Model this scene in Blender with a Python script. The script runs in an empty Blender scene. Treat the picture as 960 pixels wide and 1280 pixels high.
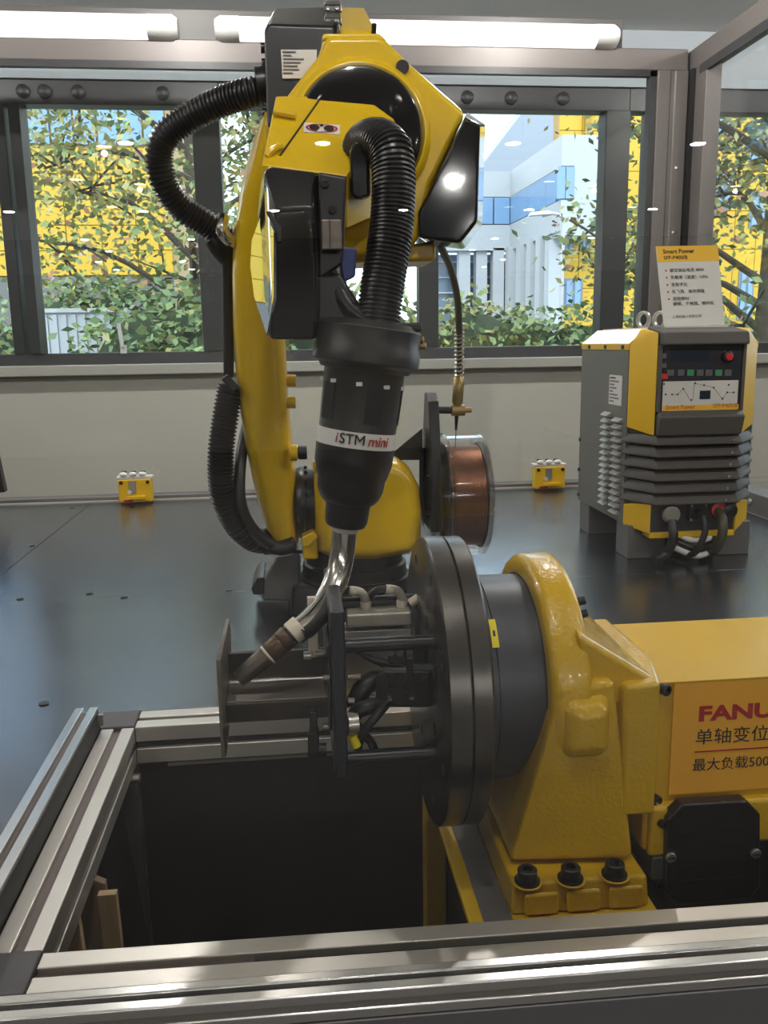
import bpy, bmesh, math, random
from mathutils import Vector as V, Matrix

random.seed(7)
SC = bpy.context.scene
COL = SC.collection
PI = math.pi

# ------------------------------------------------------------------ camera
F = 1078.0                                   # focal length in px of the 960x1280 frame
PITCH, YAW, ROLL = 0.193149, 0.102421, -0.015232
fw = V((math.sin(YAW) * math.cos(PITCH), math.cos(YAW) * math.cos(PITCH), -math.sin(PITCH)))
r0 = V((math.cos(YAW), -math.sin(YAW), 0)); u0 = r0.cross(fw)
RT = math.cos(ROLL) * r0 + math.sin(ROLL) * u0
UP = -math.sin(ROLL) * r0 + math.cos(ROLL) * u0
EYE = V((0, 0, .62))                         # the table top is z = 0
cam = bpy.data.cameras.new('camera'); cam.sensor_fit = 'VERTICAL'; cam.sensor_height = 36
cam.lens = F / 1280 * 36; cam.clip_start = .02; cam.clip_end = 300
camo = bpy.data.objects.new('camera', cam); COL.objects.link(camo)
camo.matrix_world = Matrix(((RT.x, UP.x, -fw.x, EYE.x), (RT.y, UP.y, -fw.y, EYE.y), (RT.z, UP.z, -fw.z, EYE.z), (0, 0, 0, 1)))
SC.camera = camo

def at(px, py, Y):
    """the point of the vertical plane y = Y that lies behind a pixel of the photograph"""
    d = RT * ((px - 480) / F) - UP * ((py - 640) / F) + fw
    return EYE + d * (Y / d.y)
def atz(px, py, Z=0.):
    d = RT * ((px - 480) / F) - UP * ((py - 640) / F) + fw
    return EYE + d * ((Z - EYE.z) / d.z)

# ------------------------------------------------------------------ sky, sun, exposure
SC.view_settings.view_transform = 'Standard'; SC.view_settings.look = 'None'
SC.view_settings.gamma = 1; SC.view_settings.use_curve_mapping = False
SC.view_settings.exposure = 0.0
SC.cycles.use_denoising = True
SC.cycles.max_bounces = 10; SC.cycles.transparent_max_bounces = 32
SC.cycles.glossy_bounces = 6; SC.cycles.diffuse_bounces = 4
SC.cycles.sample_clamp_indirect = 6; SC.cycles.caustics_reflective = False; SC.cycles.caustics_refractive = False
W = bpy.data.worlds.new('overcast_sky'); SC.world = W; W.use_nodes = True
nt = W.node_tree; nt.nodes.clear()
_o = nt.nodes.new('ShaderNodeOutputWorld'); _b = nt.nodes.new('ShaderNodeBackground')
_tc = nt.nodes.new('ShaderNodeTexCoord'); _n = nt.nodes.new('ShaderNodeTexNoise'); _r = nt.nodes.new('ShaderNodeValToRGB')
_n.inputs['Scale'].default_value = 3.0; _n.inputs['Detail'].default_value = 5
_r.color_ramp.elements[0].position = .38; _r.color_ramp.elements[0].color = (.50, .70, .95, 1)
_r.color_ramp.elements[1].position = .62; _r.color_ramp.elements[1].color = (.92, .96, 1.0, 1)
nt.links.new(_tc.outputs['Generated'], _n.inputs['Vector']); nt.links.new(_n.outputs['Fac'], _r.inputs['Fac'])
nt.links.new(_r.outputs['Color'], _b.inputs['Color']); nt.links.new(_b.outputs['Background'], _o.inputs['Surface'])
_b.inputs['Strength'].default_value = 4.6
sun = bpy.data.lights.new('sun', 'SUN'); sun.energy = 3.5; sun.angle = .35; sun.color = (1, .95, .86)
suno = bpy.data.objects.new('sun', sun); COL.objects.link(suno); suno.location = (-6, -10, 14)
suno.rotation_euler = V((.45, .75, -.75)).to_track_quat('-Z', 'Y').to_euler()
DOWNLIGHT_W = 36.0                            # watts of each ceiling downlight
TUBE_E = 1.7                                 # brightness of the LED battens on the enclosure

# ------------------------------------------------------------------ materials
MATS = {}
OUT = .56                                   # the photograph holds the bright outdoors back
def srgb(h):
    c = [int(h[i:i + 2], 16) / 255 for i in (0, 2, 4)]
    return tuple(x / 12.92 if x <= .04045 else ((x + .055) / 1.055) ** 2.4 for x in c) + (1,)
def mat(name, col, rough=.5, ior=1.5, dim=1., metal=0., coat=0., bump=0., bscale=200., var=0., vscale=8., stretch=None, rvar=0., spec=.5, emit=0.):
    m = bpy.data.materials.new(name); m.use_nodes = True; t = m.node_tree
    b = t.nodes['Principled BSDF']; c = srgb(col) if isinstance(col, str) else tuple(col) + (1,)
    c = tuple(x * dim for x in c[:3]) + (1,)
    b.inputs['Base Color'].default_value = c; b.inputs['Roughness'].default_value = rough
    b.inputs['Metallic'].default_value = metal; b.inputs['Coat Weight'].default_value = coat
    b.inputs['IOR'].default_value = ior; b.inputs['Coat Roughness'].default_value = .08; b.inputs['Specular IOR Level'].default_value = spec
    if emit:
        b.inputs['Emission Color'].default_value = c; b.inputs['Emission Strength'].default_value = emit
    def vec():
        tc = t.nodes.new('ShaderNodeTexCoord'); mp = t.nodes.new('ShaderNodeMapping')
        mp.inputs['Scale'].default_value = stretch or (1, 1, 1)
        t.links.new(tc.outputs['Object'], mp.inputs['Vector']); return mp.outputs['Vector']
    if var or rvar:
        n = t.nodes.new('ShaderNodeTexNoise'); n.inputs['Scale'].default_value = vscale; n.inputs['Detail'].default_value = 6
        t.links.new(vec(), n.inputs['Vector'])
        if var:
            mx = t.nodes.new('ShaderNodeMix'); mx.data_type = 'RGBA'
            mx.inputs[6].default_value = tuple(x * (1 - var) for x in c[:3]) + (1,)
            mx.inputs[7].default_value = tuple(min(1, x * (1 + var)) for x in c[:3]) + (1,)
            t.links.new(n.outputs['Fac'], mx.inputs[0]); t.links.new(mx.outputs[2], b.inputs['Base Color'])
        if rvar:
            mr = t.nodes.new('ShaderNodeMapRange'); mr.inputs['To Min'].default_value = max(.02, rough - rvar); mr.inputs['To Max'].default_value = rough + rvar
            t.links.new(n.outputs['Fac'], mr.inputs['Value']); t.links.new(mr.outputs['Result'], b.inputs['Roughness'])
    if bump:
        n = t.nodes.new('ShaderNodeTexNoise'); n.inputs['Scale'].default_value = bscale; n.inputs['Detail'].default_value = 3
        t.links.new(vec(), n.inputs['Vector'])
        bp = t.nodes.new('ShaderNodeBump'); bp.inputs['Strength'].default_value = bump; bp.inputs['Distance'].default_value = .002
        t.links.new(n.outputs['Fac'], bp.inputs['Height']); t.links.new(bp.outputs['Normal'], b.inputs['Normal'])
    MATS[name] = m; return m
def glassmat(name, tint=(1, 1, 1), ior=1.45, rough=0., haze=None, hz=0.):
    m = bpy.data.materials.new(name); m.use_nodes = True; t = m.node_tree; t.nodes.clear()
    o = t.nodes.new('ShaderNodeOutputMaterial'); tr = t.nodes.new('ShaderNodeBsdfTransparent'); g = t.nodes.new('ShaderNodeBsdfGlossy')
    lw = t.nodes.new('ShaderNodeLayerWeight'); pw = t.nodes.new('ShaderNodeMath'); fr = t.nodes.new('ShaderNodeMapRange'); mx = t.nodes.new('ShaderNodeMixShader')
    pw.operation = 'POWER'; pw.inputs[1].default_value = 5; t.links.new(lw.outputs['Facing'], pw.inputs[0]); t.links.new(pw.outputs[0], fr.inputs['Value'])
    fr.inputs['To Min'].default_value = ((ior - 1) / (ior + 1)) ** 2; fr.inputs['To Max'].default_value = 1.
    tr.inputs['Color'].default_value = tuple(tint) + (1,); g.inputs['Roughness'].default_value = rough

    g.inputs['Color'].default_value = (1, 1, 1, 1)
    t.links.new(fr.outputs[0], mx.inputs[0]); t.links.new(tr.outputs[0], mx.inputs[1]); t.links.new(g.outputs[0], mx.inputs[2])
    last = mx
    if hz:
        d = t.nodes.new('ShaderNodeBsdfDiffuse'); d.inputs['Color'].default_value = tuple(haze) + (1,)
        m2 = t.nodes.new('ShaderNodeMixShader'); m2.inputs[0].default_value = hz
        t.links.new(mx.outputs[0], m2.inputs[1]); t.links.new(d.outputs[0], m2.inputs[2]); last = m2
    t.links.new(last.outputs[0], o.inputs['Surface']); MATS[name] = m; return m
def emat(name, col, s):
    m = bpy.data.materials.new(name); m.use_nodes = True; t = m.node_tree; t.nodes.clear()
    o = t.nodes.new('ShaderNodeOutputMaterial'); e = t.nodes.new('ShaderNodeEmission')
    e.inputs['Color'].default_value = tuple(col) + (1,); e.inputs['Strength'].default_value = s
    t.links.new(e.outputs[0], o.inputs['Surface']); MATS[name] = m; return m

mat('robot_yellow', 'D2AC0C', .28, coat=.4, bump=.05, bscale=300)
mat('cast_yellow', 'C79F14', .24, coat=.5, bump=.7, bscale=170, var=.10, vscale=14)
mat('cover_yellow', 'C89F16', .38, coat=.1, bump=.12, bscale=250)
mat('dull_yellow', 'C9A21A', .45, bump=.15, bscale=200, var=.15)
mat('black_paint', '0F0F12', .36, bump=.05)
mat('black_gloss', '0E0E12', .05, coat=.6)
mat('black_rubber', '0D0C0D', .42)
mat('black_plastic', '111012', .32)
mat('torch_black', '141110', .42, bump=.06, bscale=500)
mat('disc_steel', '5C5955', .27, metal=.85, var=.08, vscale=25)
mat('disc_black', '34343A', .36, metal=.5, var=.2, vscale=20)
mat('drum_grey', '45464B', .42, metal=.35, var=.18, vscale=9, bump=.05)
mat('ring_black', '0C0C0E', .3)
mat('chrome', 'D8D4CC', .14, metal=1., rvar=.05, vscale=40)
mat('mirror_black', 'B8C2CC', .03, metal=1.)
mat('dark_steel', '3D3733', .42, metal=.6, var=.35, vscale=30, stretch=(1, 4, 4))
mat('mill_steel', '70675E', .4, metal=.55, var=.3, vscale=25, stretch=(1, 6, 6))
mat('nozzle_brown', '4E3A28', .38, metal=.5, var=.25, vscale=60)
mat('nozzle_grey', '4A433A', .42, metal=.4, var=.3, vscale=60)
mat('beige_ring', 'CFC2AE', .4)
mat('aluminium', 'CFC9C0', .38, metal=.75, bump=.03, bscale=400, var=.06, vscale=12)
mat('bright_aluminium', 'DCDAD6', .22, metal=.9)
mat('cast_aluminium', 'B0A99C', .4, metal=.45, var=.2, vscale=40)
mat('cap_grey', '4A4648', .5, bump=.1, bscale=500)
mat('slot_brown', '6E5F5C', .5)
mat('slot_black', '0D0D0F', .6)
mat('frame_grey', '68625F', .45, metal=.3, var=.06)
mat('plate_black', '12161B', .24, ior=2.5, bump=.05, bscale=26, var=.2, vscale=4, rvar=.06, spec=.6)
mat('pit_black', '1C1917', .5, var=.35, vscale=6, bump=.1, bscale=60)
mat('pit_panel_black', '1A191A', .4, var=.25, vscale=5)
mat('wood', 'B89B72', .6, var=.25, vscale=10, stretch=(8, 8, 1))
mat('wood_grey', '8A7460', .65, var=.3, vscale=10, stretch=(8, 8, 1))
mat('bolt_black', '1A1A1C', .35, metal=.4)
mat('zinc', 'BDB9B0', .3, metal=.9)
mat('grey_paint', '5E5C5A', .42, bump=.08, bscale=500)
mat('welder_grey', '514D4A', .5, spec=.25, bump=.1, bscale=500)
mat('side_grey', '605E59', .4, bump=.04, bscale=300)
mat('louver_grey', '9C9C98', .38)
mat('welder_yellow', 'DCB01E', .45, spec=.3, bump=.03)
mat('lid_yellow', 'DCB01E', .3, coat=.6, bump=.03)
mat('panel_dark', '2B2B30', .2)
mat('screen', '1C2733', .08)
mat('label_white', 'CFCBC4', .5)
mat('label_yellow', 'E8B21C', .5)
mat('sign_yellow', 'E2A52A', .5)
mat('sign_red', 'A11B22', .5)
mat('ink', '17130F', .6)
mat('ink_grey', '6A6468', .6)
mat('red_plastic', 'C8282C', .35)
mat('green_led', '3E8A5A', .35)
mat('button_grey', '56565A', .4)
mat('copper', '96664C', .32, metal=.8, var=.18, vscale=60, stretch=(30, 1, 1))
mat('spool_black', '2A2624', .4)
mat('white_plastic', 'E4E2DE', .4)
mat('yellow_tag', 'F2DC12', .4)
mat('brass', 'A08A5A', .35, metal=.8)
mat('rope_grey', '7A756C', .5)
mat('cable_olive', '3C3A2A', .45)
mat('blue_tape', '2A3570', .4)
mat('wall_white', 'C9C2B8', .75, bump=.05, bscale=60, var=.04, vscale=3)
mat('wall_upper', 'A9B0B6', .7, var=.04, vscale=2)
mat('wall_grey', '74706A', .8)
mat('skirt_grey', '5C5B5C', .6)
mat('strip_grey', '44413F', .5)
mat('ceiling_white', 'E6E2DB', .8, var=.03, vscale=2)
mat('floor_grey', '3A3734', .5, var=.1, vscale=3)
mat('sill_stone', 'B8B3AB', .4)
mat('window_frame', '3E3D40', .4)
mat('window_dark', '2A2A2C', .4)
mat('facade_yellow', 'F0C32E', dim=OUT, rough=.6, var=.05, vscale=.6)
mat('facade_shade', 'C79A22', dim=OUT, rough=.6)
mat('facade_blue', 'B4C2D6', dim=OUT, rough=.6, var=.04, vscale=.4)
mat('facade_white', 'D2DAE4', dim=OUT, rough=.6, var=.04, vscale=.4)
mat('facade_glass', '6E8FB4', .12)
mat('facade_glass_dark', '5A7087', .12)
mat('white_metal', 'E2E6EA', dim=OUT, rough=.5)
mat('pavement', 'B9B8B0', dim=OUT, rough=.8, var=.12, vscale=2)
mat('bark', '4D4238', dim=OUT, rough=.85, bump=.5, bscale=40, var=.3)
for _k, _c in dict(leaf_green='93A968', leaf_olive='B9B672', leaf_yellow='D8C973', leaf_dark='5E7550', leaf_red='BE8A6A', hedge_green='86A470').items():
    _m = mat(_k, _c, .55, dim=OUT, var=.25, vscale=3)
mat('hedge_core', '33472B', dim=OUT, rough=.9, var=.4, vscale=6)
emat('tube_light', (1, .97, .92), TUBE_E)
emat('lamp_disc', (1, .96, .9), 22)
glassmat('clear_glass', (.97, .985, .98))
glassmat('front_glass', (.985, .99, .985), ior=1.5)
glassmat('clear_plastic', (.93, .93, .93), ior=1.5, rough=.05)

# ------------------------------------------------------------------ mesh helpers
def frame_of(d):
    d = d.normalized(); a = V((0, 0, 1)) if abs(d.z) < .9 else V((1, 0, 0))
    x = a.cross(d).normalized(); return x, d.cross(x), d
def resample(pts, step, closed=False):
    """Catmull-Rom through pts, then evenly spaced points"""
    P = [V(p) for p in pts]; out = []
    if len(P) == 2: dense = [P[0].lerp(P[1], i / 20) for i in range(21)]
    else:
        Q = [P[0] * 2 - P[1]] + P + [P[-1] * 2 - P[-2]]; dense = []
        for i in range(1, len(Q) - 2):
            a, b, c, d = Q[i - 1:i + 3]
            for k in range(16):
                t = k / 16
                dense.append(.5 * ((2 * b) + (c - a) * t + (2 * a - 5 * b + 4 * c - d) * t * t + (3 * b - a - 3 * c + d) * t ** 3))
        dense.append(P[-1])
    L = [0]
    for i in range(1, len(dense)): L.append(L[-1] + (dense[i] - dense[i - 1]).length)
    n = max(2, int(round(L[-1] / step))); j = 0
    for i in range(n + 1):
        s = L[-1] * i / n
        while j < len(L) - 2 and L[j + 1] < s: j += 1
        t = (s - L[j]) / max(1e-9, L[j + 1] - L[j]); out.append(dense[j].lerp(dense[j + 1], t))
    return out
class MB:
    def __init__(s): s.bm = bmesh.new()
    def poly(s, pts):
        vs = [s.bm.verts.new(p) for p in pts]; s.bm.faces.new(vs); return s
    def box(s, x0, x1, y0, y1, z0, z1):
        c = [s.bm.verts.new((x, y, z)) for z in (z0, z1) for x, y in ((x0, y0), (x1, y0), (x1, y1), (x0, y1))]
        for f in ((3, 2, 1, 0), (4, 5, 6, 7), (0, 1, 5, 4), (1, 2, 6, 5), (2, 3, 7, 6), (3, 0, 4, 7)): s.bm.faces.new([c[i] for i in f])
        return s
    def bar(s, p0, p1, w, h, up=(0, 0, 1)):
        """a square bar from p0 to p1"""
        p0, p1 = V(p0), V(p1); d = (p1 - p0).normalized(); x = d.cross(V(up)).normalized(); y = x.cross(d)
        q = [(-w / 2, -h / 2), (w / 2, -h / 2), (w / 2, h / 2), (-w / 2, h / 2)]
        return s.rings([[p + x * a + y * b for a, b in q] for p in (p0, p1)])
    def rings(s, R, cap=True, closed=False):
        rv = [[s.bm.verts.new(p) for p in r] for r in R]; n = len(rv[0])
        for a, b in list(zip(rv, rv[1:])) + ([(rv[-1], rv[0])] if closed else []):
            for i in range(n): s.bm.faces.new((a[i], a[(i + 1) % n], b[(i + 1) % n], b[i]))
        if cap and not closed:
            s.bm.faces.new(rv[0][::-1]); s.bm.faces.new(rv[-1])
        return s
    def prism(s, pts, ext):
        """a polygon given extent: real thickness"""
        e = V(ext); return s.rings([[V(p) for p in pts], [V(p) + e for p in pts]])
    def lathe(s, prof, o, axis, n=32, closed=False, cap=True):
        """prof: (distance along axis, radius)"""
        x, y, d = frame_of(V(axis)); o = V(o)
        return s.rings([[o + d * t + (x * math.cos(2 * PI * i / n) + y * math.sin(2 * PI * i / n)) * r for i in range(n)] for t, r in prof], cap=cap, closed=closed)
    def cyl(s, p0, p1, r, r1=None, n=20):
        p0, p1 = V(p0), V(p1)
        return s.lathe([(0, r), ((p1 - p0).length, r if r1 is None else r1)], p0, p1 - p0, n)
    def tube(s, pts, r, n=12, step=None, rr=None, flat=1.):
        P = resample(pts, step or r * .8); x, y, d = frame_of(P[1] - P[0]); R = []
        for i, p in enumerate(P):
            dd = (P[min(i + 1, len(P) - 1)] - P[max(i - 1, 0)]).normalized()
            q = d.rotation_difference(dd); x = q @ x; y = q @ y; d = dd
            ra = r if rr is None else rr(i / (len(P) - 1))
            R.append([p + (x * math.cos(2 * PI * k / n) + y * math.sin(2 * PI * k / n) * flat) * ra for k in range(n)])
        return s.rings(R)
    def corr(s, pts, r, pitch, n=18, depth=.84):
        """ribbed conduit"""
        P = resample(pts, pitch / 4); x, y, d = frame_of(P[1] - P[0]); R = []
        for i, p in enumerate(P):
            dd = (P[min(i + 1, len(P) - 1)] - P[max(i - 1, 0)]).normalized()
            q = d.rotation_difference(dd); x = q @ x; y = q @ y; d = dd
            ra = r if i % 4 in (0, 1) else r * depth
            R.append([p + (x * math.cos(2 * PI * k / n) + y * math.sin(2 * PI * k / n)) * ra for k in range(n)])
        return s.rings(R)
    def spring(s, p0, p1, r, wire, turns, n=6):
        p0, p1 = V(p0), V(p1); x, y, d = frame_of(p1 - p0); L = (p1 - p0).length
        pts = [p0 + d * L * k / (turns * 10) + (x * math.cos(2 * PI * k / 10) + y * math.sin(2 * PI * k / 10)) * r for k in range(turns * 10 + 1)]
        return s.tube(pts, wire, n, step=r * .6)
    def hull(s, pts):
        vs = [s.bm.verts.new(p) for p in pts]
        r = bmesh.ops.convex_hull(s.bm, input=vs)
        bmesh.ops.delete(s.bm, geom=[v for v in set(r['geom_interior'] + r['geom_unused']) if isinstance(v, bmesh.types.BMVert)], context='VERTS')
        bmesh.ops.dissolve_limit(s.bm, angle_limit=.02, verts=s.bm.verts[:], edges=s.bm.edges[:])
        return s
    def sphere(s, c, r, n=12, sc=(1, 1, 1)):
        bmesh.ops.create_uvsphere(s.bm, u_segments=n, v_segments=max(6, n // 2), radius=1, matrix=Matrix.Translation(c) @ Matrix.Diagonal((r * sc[0], r * sc[1], r * sc[2], 1)))
        return s
    def hexbolt(s, p, d, r, h, socket=True):
        """socket-head cap screw"""
        s.lathe([(-h * .3, r), (h, r * .97), (h * 1.06, r * .86)] + ([(h * 1.06, r * .5), (h * .5, r * .48)] if socket else []), p, d, 14)
        return s
    def build(s, name, m, parent=None, label=None, bevel=0., seg=2, angle=38, kind=None, limit=35):
        bmesh.ops.recalc_face_normals(s.bm, faces=s.bm.faces[:])
        for f in s.bm.faces: f.smooth = True
        me = bpy.data.meshes.new(name); s.bm.to_mesh(me); s.bm.free()
        me.materials.append(MATS[m] if isinstance(m, str) else m)
        me.set_sharp_from_angle(angle=math.radians(angle))
        o = bpy.data.objects.new(name, me); COL.objects.link(o)
        if bevel:
            b = o.modifiers.new('bevel', 'BEVEL'); b.width = bevel; b.segments = seg; b.limit_method = 'ANGLE'; b.angle_limit = math.radians(limit)
            b.harden_normals = True
        if parent is not None: adopt(o, parent)
        if label: o['label'] = label
        if kind: o['kind'] = kind
        return o
WM = {}
def adopt(o, p):
    o.parent = p; o.matrix_parent_inverse = Matrix.Translation(-V(WM.get(p.name, (0, 0, 0))))
def tag(o, label, cat, group=None, kind=None):
    o['label'] = label; o['category'] = cat
    if group: o['group'] = group
    if kind: o['kind'] = kind
    return o
def thing(name, label, cat, loc=(0, 0, 0), group=None):
    o = bpy.data.objects.new(name, None); COL.objects.link(o); o.location = loc; o.empty_display_size = .05
    WM[o.name] = tuple(loc); return tag(o, label, cat, group)
def struct(o): o['kind'] = 'structure'; return o
def share(o, off, parent):
    """another piece with the same mesh, moved"""
    c = o.copy(); COL.objects.link(c); c.location = V(o.location) + V(off)
    return c
def text(body, size, m, origin, right, up, parent, name='lettering', align='LEFT', bold=0., extrude=.0004, xs=1., shear=0.):
    cu = bpy.data.curves.new('t', 'FONT'); cu.body = body; cu.size = size; cu.align_x = align; cu.extrude = extrude; cu.offset = bold; cu.shear = shear
    cu.resolution_u = 3
    t = bpy.data.objects.new('t', cu); COL.objects.link(t)
    bpy.context.view_layer.update()
    me = bpy.data.meshes.new_from_object(t.evaluated_get(bpy.context.evaluated_depsgraph_get()))
    bpy.data.objects.remove(t); bpy.data.curves.remove(cu)
    r = V(right).normalized(); u = V(up); u = (u - r * u.dot(r)).normalized(); n = r.cross(u)
    o = V(origin)
    for v in me.vertices: v.co = o + r * v.co.x * xs + u * v.co.y + n * v.co.z
    me.materials.clear(); me.materials.append(MATS[m])
    ob = bpy.data.objects.new(name, me); COL.objects.link(ob); adopt(ob, parent)
    return ob

# ================================================================== the room
WY = 4.3                                            # inner face of the window wall
CZ = 2.06                                           # ceiling
ZS = at(480, 447, WY).z                             # window sill height
ZH = at(480, 134, WY).z                             # glass top
ZF = at(480, 104, WY).z                             # dark header top
FZ = -.88
RX0, RX1, RY0 = -6., 8., -11.
struct(MB().box(RX0 - .2, RX1 + .2, RY0 - .2, WY + .2, FZ - .1, FZ).build('floor', 'floor_grey'))
ceil = struct(MB().box(RX0 - .2, RX1 + .2, RY0 - .2, WY + .2, CZ, CZ + .12).build('ceiling', 'ceiling_white'))
wb = struct(MB().box(RX0, RX1, WY, WY + .2, FZ, ZS - .03).build('wall_back', 'wall_white'))
MB().box(RX0, -1.95, WY, WY + .2, ZS - .01, ZF).build('pier', 'wall_white', wb)
MB().box(RX0, RX1, WY, WY + .2, ZF, CZ).build('upper_wall', 'wall_upper', wb)
MB().box(RX0, RX1, WY - .07, WY + .21, ZS - .06, ZS - .01).build('sill', 'sill_stone', wb, bevel=.006)
struct(MB().box(RX0 - .2, RX0, RY0, WY + .2, FZ, CZ).build('wall_left', 'wall_grey'))
struct(MB().box(RX1, RX1 + .2, RY0, WY + .2, FZ, CZ).build('wall_right', 'wall_grey'))
struct(MB().box(RX0, RX1, RY0 - .2, RY0, FZ, CZ).build('wall_front', 'wall_grey'))
# ceiling downlights; the unseen rows over the cell were added to light it
trim0 = None
for j, y in enumerate((2.95, .4, -.9, -5.2, -8.4)):
    for i in range(6):
        x = -3.2 + i * 1.4 + (.5 if j % 2 else 0)
        m = MB(); m.lathe([(0, .075), (.012, .075), (.012, .058), (0, .058)], (0, 0, -.012), (0, 0, 1), 20, closed=True)
        if trim0 is None:
            trim0 = m.build('downlight_ring', 'white_plastic', ceil); disc0 = MB().cyl((0, 0, -.006), (0, 0, -.001), .058, n=20).build('downlight_lens', 'lamp_disc', trim0)
            r, d = trim0, disc0
        else:
            m.bm.free(); r = trim0.copy(); COL.objects.link(r); d = disc0.copy(); COL.objects.link(d); d.parent = r
        r.location = (x, y, CZ)
        if j in (3, 4):
            l = bpy.data.lights.new('downlight_lamp', 'AREA'); l.shape = 'DISK'; l.size = .1; l.energy = DOWNLIGHT_W; l.color = (1, .975, .945)
            lo = bpy.data.objects.new('downlight_lamp', l); COL.objects.link(lo); lo.location = (0, 0, -.014); lo.parent = r
        elif j < 2:
            l = bpy.data.lights.new('downlight_lamp', 'POINT'); l.energy = DOWNLIGHT_W; l.shadow_soft_size = .018; l.color = (1, .975, .945)
            lo = bpy.data.objects.new('downlight_lamp', l); COL.objects.link(lo); lo.location = (0, 0, -.055); lo.parent = r

# windows: dark frames, one object per bay
def window(n, x0, x1, bars, knobs):
    m = MB(); y0, y1 = WY + .02, WY + .11
    m.box(x0, x1, y0, y1, ZH, ZF); m.box(x0, x1, y0 - .01, y1, ZS - .012, ZS + .045)
    w = struct(m.build('window_%d' % n, 'window_frame', bevel=.004))
    for (a, b, dp) in bars:
        MB().box(a, b, y0 - dp, y1, ZS + .045, ZH).build('mullion', 'window_dark', w, bevel=.004)
    e = [x0] + [v for a, b, _ in bars for v in (a, b)] + [x1]
    for a, b in zip(e[::2], e[1::2]):
        if b - a > .01: MB().box(a, b, y0 + .04, y0 + .046, ZS + .045, ZH).build('pane', 'clear_glass', w)
    for k in knobs:
        c = at(k, 120, WY); MB().lathe([(0, .03), (.012, .03), (.02, .018)], (c.x, y0, (ZH + ZF) / 2), (0, -1, 0), 16).build('blind_bracket', 'window_dark', w)
    return w
def bx(px, py=300): return at(px, py, WY).x
window(1, -1.95, bx(281), [(bx(4), bx(19), .02), (bx(26), bx(40), .04), (bx(247), bx(281), .02)], (28, 55, 97, 203))
window(2, bx(281), bx(783), [(bx(524), bx(549), .0), (bx(753), bx(783), .02)], (585, 640, 705))
window(3, bx(783), RX1 - .3, [(bx(808, 250), bx(850, 250), .02), (2.9, 2.98, .02), (3.9, 4., .02)], ())
# window handle and a dark blind cord weight at the left bay
h = bpy.data.objects['window_1']
q = at(153, 415, WY)
MB().box(q.x - .012, q.x + .012, WY - .02, WY + .02, q.z - .1, q.z - .06).cyl((q.x, WY - .03, q.z - .07), (q.x - .01, WY - .03, q.z + .04), .009).build('window_handle', 'white_plastic', h)

q = at(924, 408, WY); e_ = at(949, 362, WY)
MB().cyl((q.x, WY - .03, q.z), (e_.x, WY - .05, e_.z), .008, n=10).box(q.x - .015, q.x + .015, WY - .03, WY + .02, q.z - .03, q.z + .01).build('window_handle', 'window_dark', bpy.data.objects['window_3'])

# ================================================================== the glazed robot cell
EY = 3.60                                           # plane of the back glazing
XR = 1.60                                           # plane of the right glazing
enc = thing('machine_enclosure', 'grey metal framed clear glass enclosure around the welding robot table', 'enclosure', (0, EY, 0))
def slotted(m, p0, p1, w, h, s=.012, d=.010, up=(0, 0, 1)):
    """an extruded profile with a T-slot in each face"""
    p0, p1 = V(p0), V(p1); a = (p1 - p0).normalized(); x = a.cross(V(up)).normalized(); y = x.cross(a)
    W, H, s = w / 2, h / 2, s / 2
    q = [(-W, -H), (-s, -H), (-s, -H + d), (s, -H + d), (s, -H), (W, -H), (W, -s), (W - d, -s), (W - d, s), (W, s), (W, H), (s, H), (s, H - d), (-s, H - d), (-s, H), (-W, H), (-W, s), (-W + d, s), (-W + d, -s), (-W, -s)]
    return m.rings([[p + x * i + y * j for i, j in q] for p in (p0, p1)])
zt0, zt1 = at(400, 84, EY).z, at(400, 54, EY).z
m = MB().box(-2.6, XR + .02, EY - .02, EY + .06, zt0, zt1); m.build('top_rail', 'frame_grey', enc, bevel=.006)
MB().box(-2.6, XR, EY - .03, EY - .005, zt0 - .022, zt0 + .004).build('glazing_bead', 'window_dark', enc)
MB().box(-2.6, XR, EY - .02, EY + .05, 0, .02).build('bottom_rail', 'frame_grey', enc, bevel=.003)
px0, px1 = at(818, 90, EY).x, at(856, 90, EY).x
m = MB(); slotted(m, ((px0 + px1) / 2, EY, -.88), ((px0 + px1) / 2, EY, zt0), px1 - px0, .08, .02, .006, (0, 1, 0)); m.build('corner_post', 'frame_grey', enc, bevel=.003)
MB().box(px0 - .028, px0, EY - .03, EY + .01, .02, zt0).build('glazing_bead', 'window_dark', enc)
MB().box(px1 + .002, px1 + .016, EY - .07, EY + .04, -.88, zt0).build('post_gasket', 'slot_black', enc)
XR = px1 + .05
MB().box(px1 + .016, XR + .03, EY - .16, EY + .03, -.88, zt0).build('side_post', 'frame_grey', enc, bevel=.004)
for z in (.55, .8, 1.05, 1.3):
    MB().sphere(((px0 + px1) / 2 + .03, EY - .041, z), .008, 8, (1, .5, 1)).build('screw', 'zinc', enc)
# right-hand side: rails running towards the front
MB().box(XR - .03, XR + .05, .74, EY + .04, zt0, zt1 + .0).build('top_rail', 'frame_grey', enc, bevel=.006)
MB().box(XR - .035, XR - .02, .74, EY - .1, zt0 - .03, zt0 + .004).build('glazing_bead', 'window_dark', enc)
MB().box(XR - .04, XR + .05, .74, EY, .0, .075).build('bottom_rail', 'frame_grey', enc, bevel=.004)
for y in (2.3, 2.6, 2.9): MB().sphere((XR - .042, y, .04), .012, 8, (.5, 1, 1)).build('screw', 'zinc', enc)
MB().box(XR - .003, XR + .003, .78, EY - .1, .075, zt0).build('glass_pane', 'clear_glass', enc)
MB().box(-2.6, px0 - .02, EY + .008, EY + .014, .02, zt0).build('glass_pane', 'clear_glass', enc)
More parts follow.
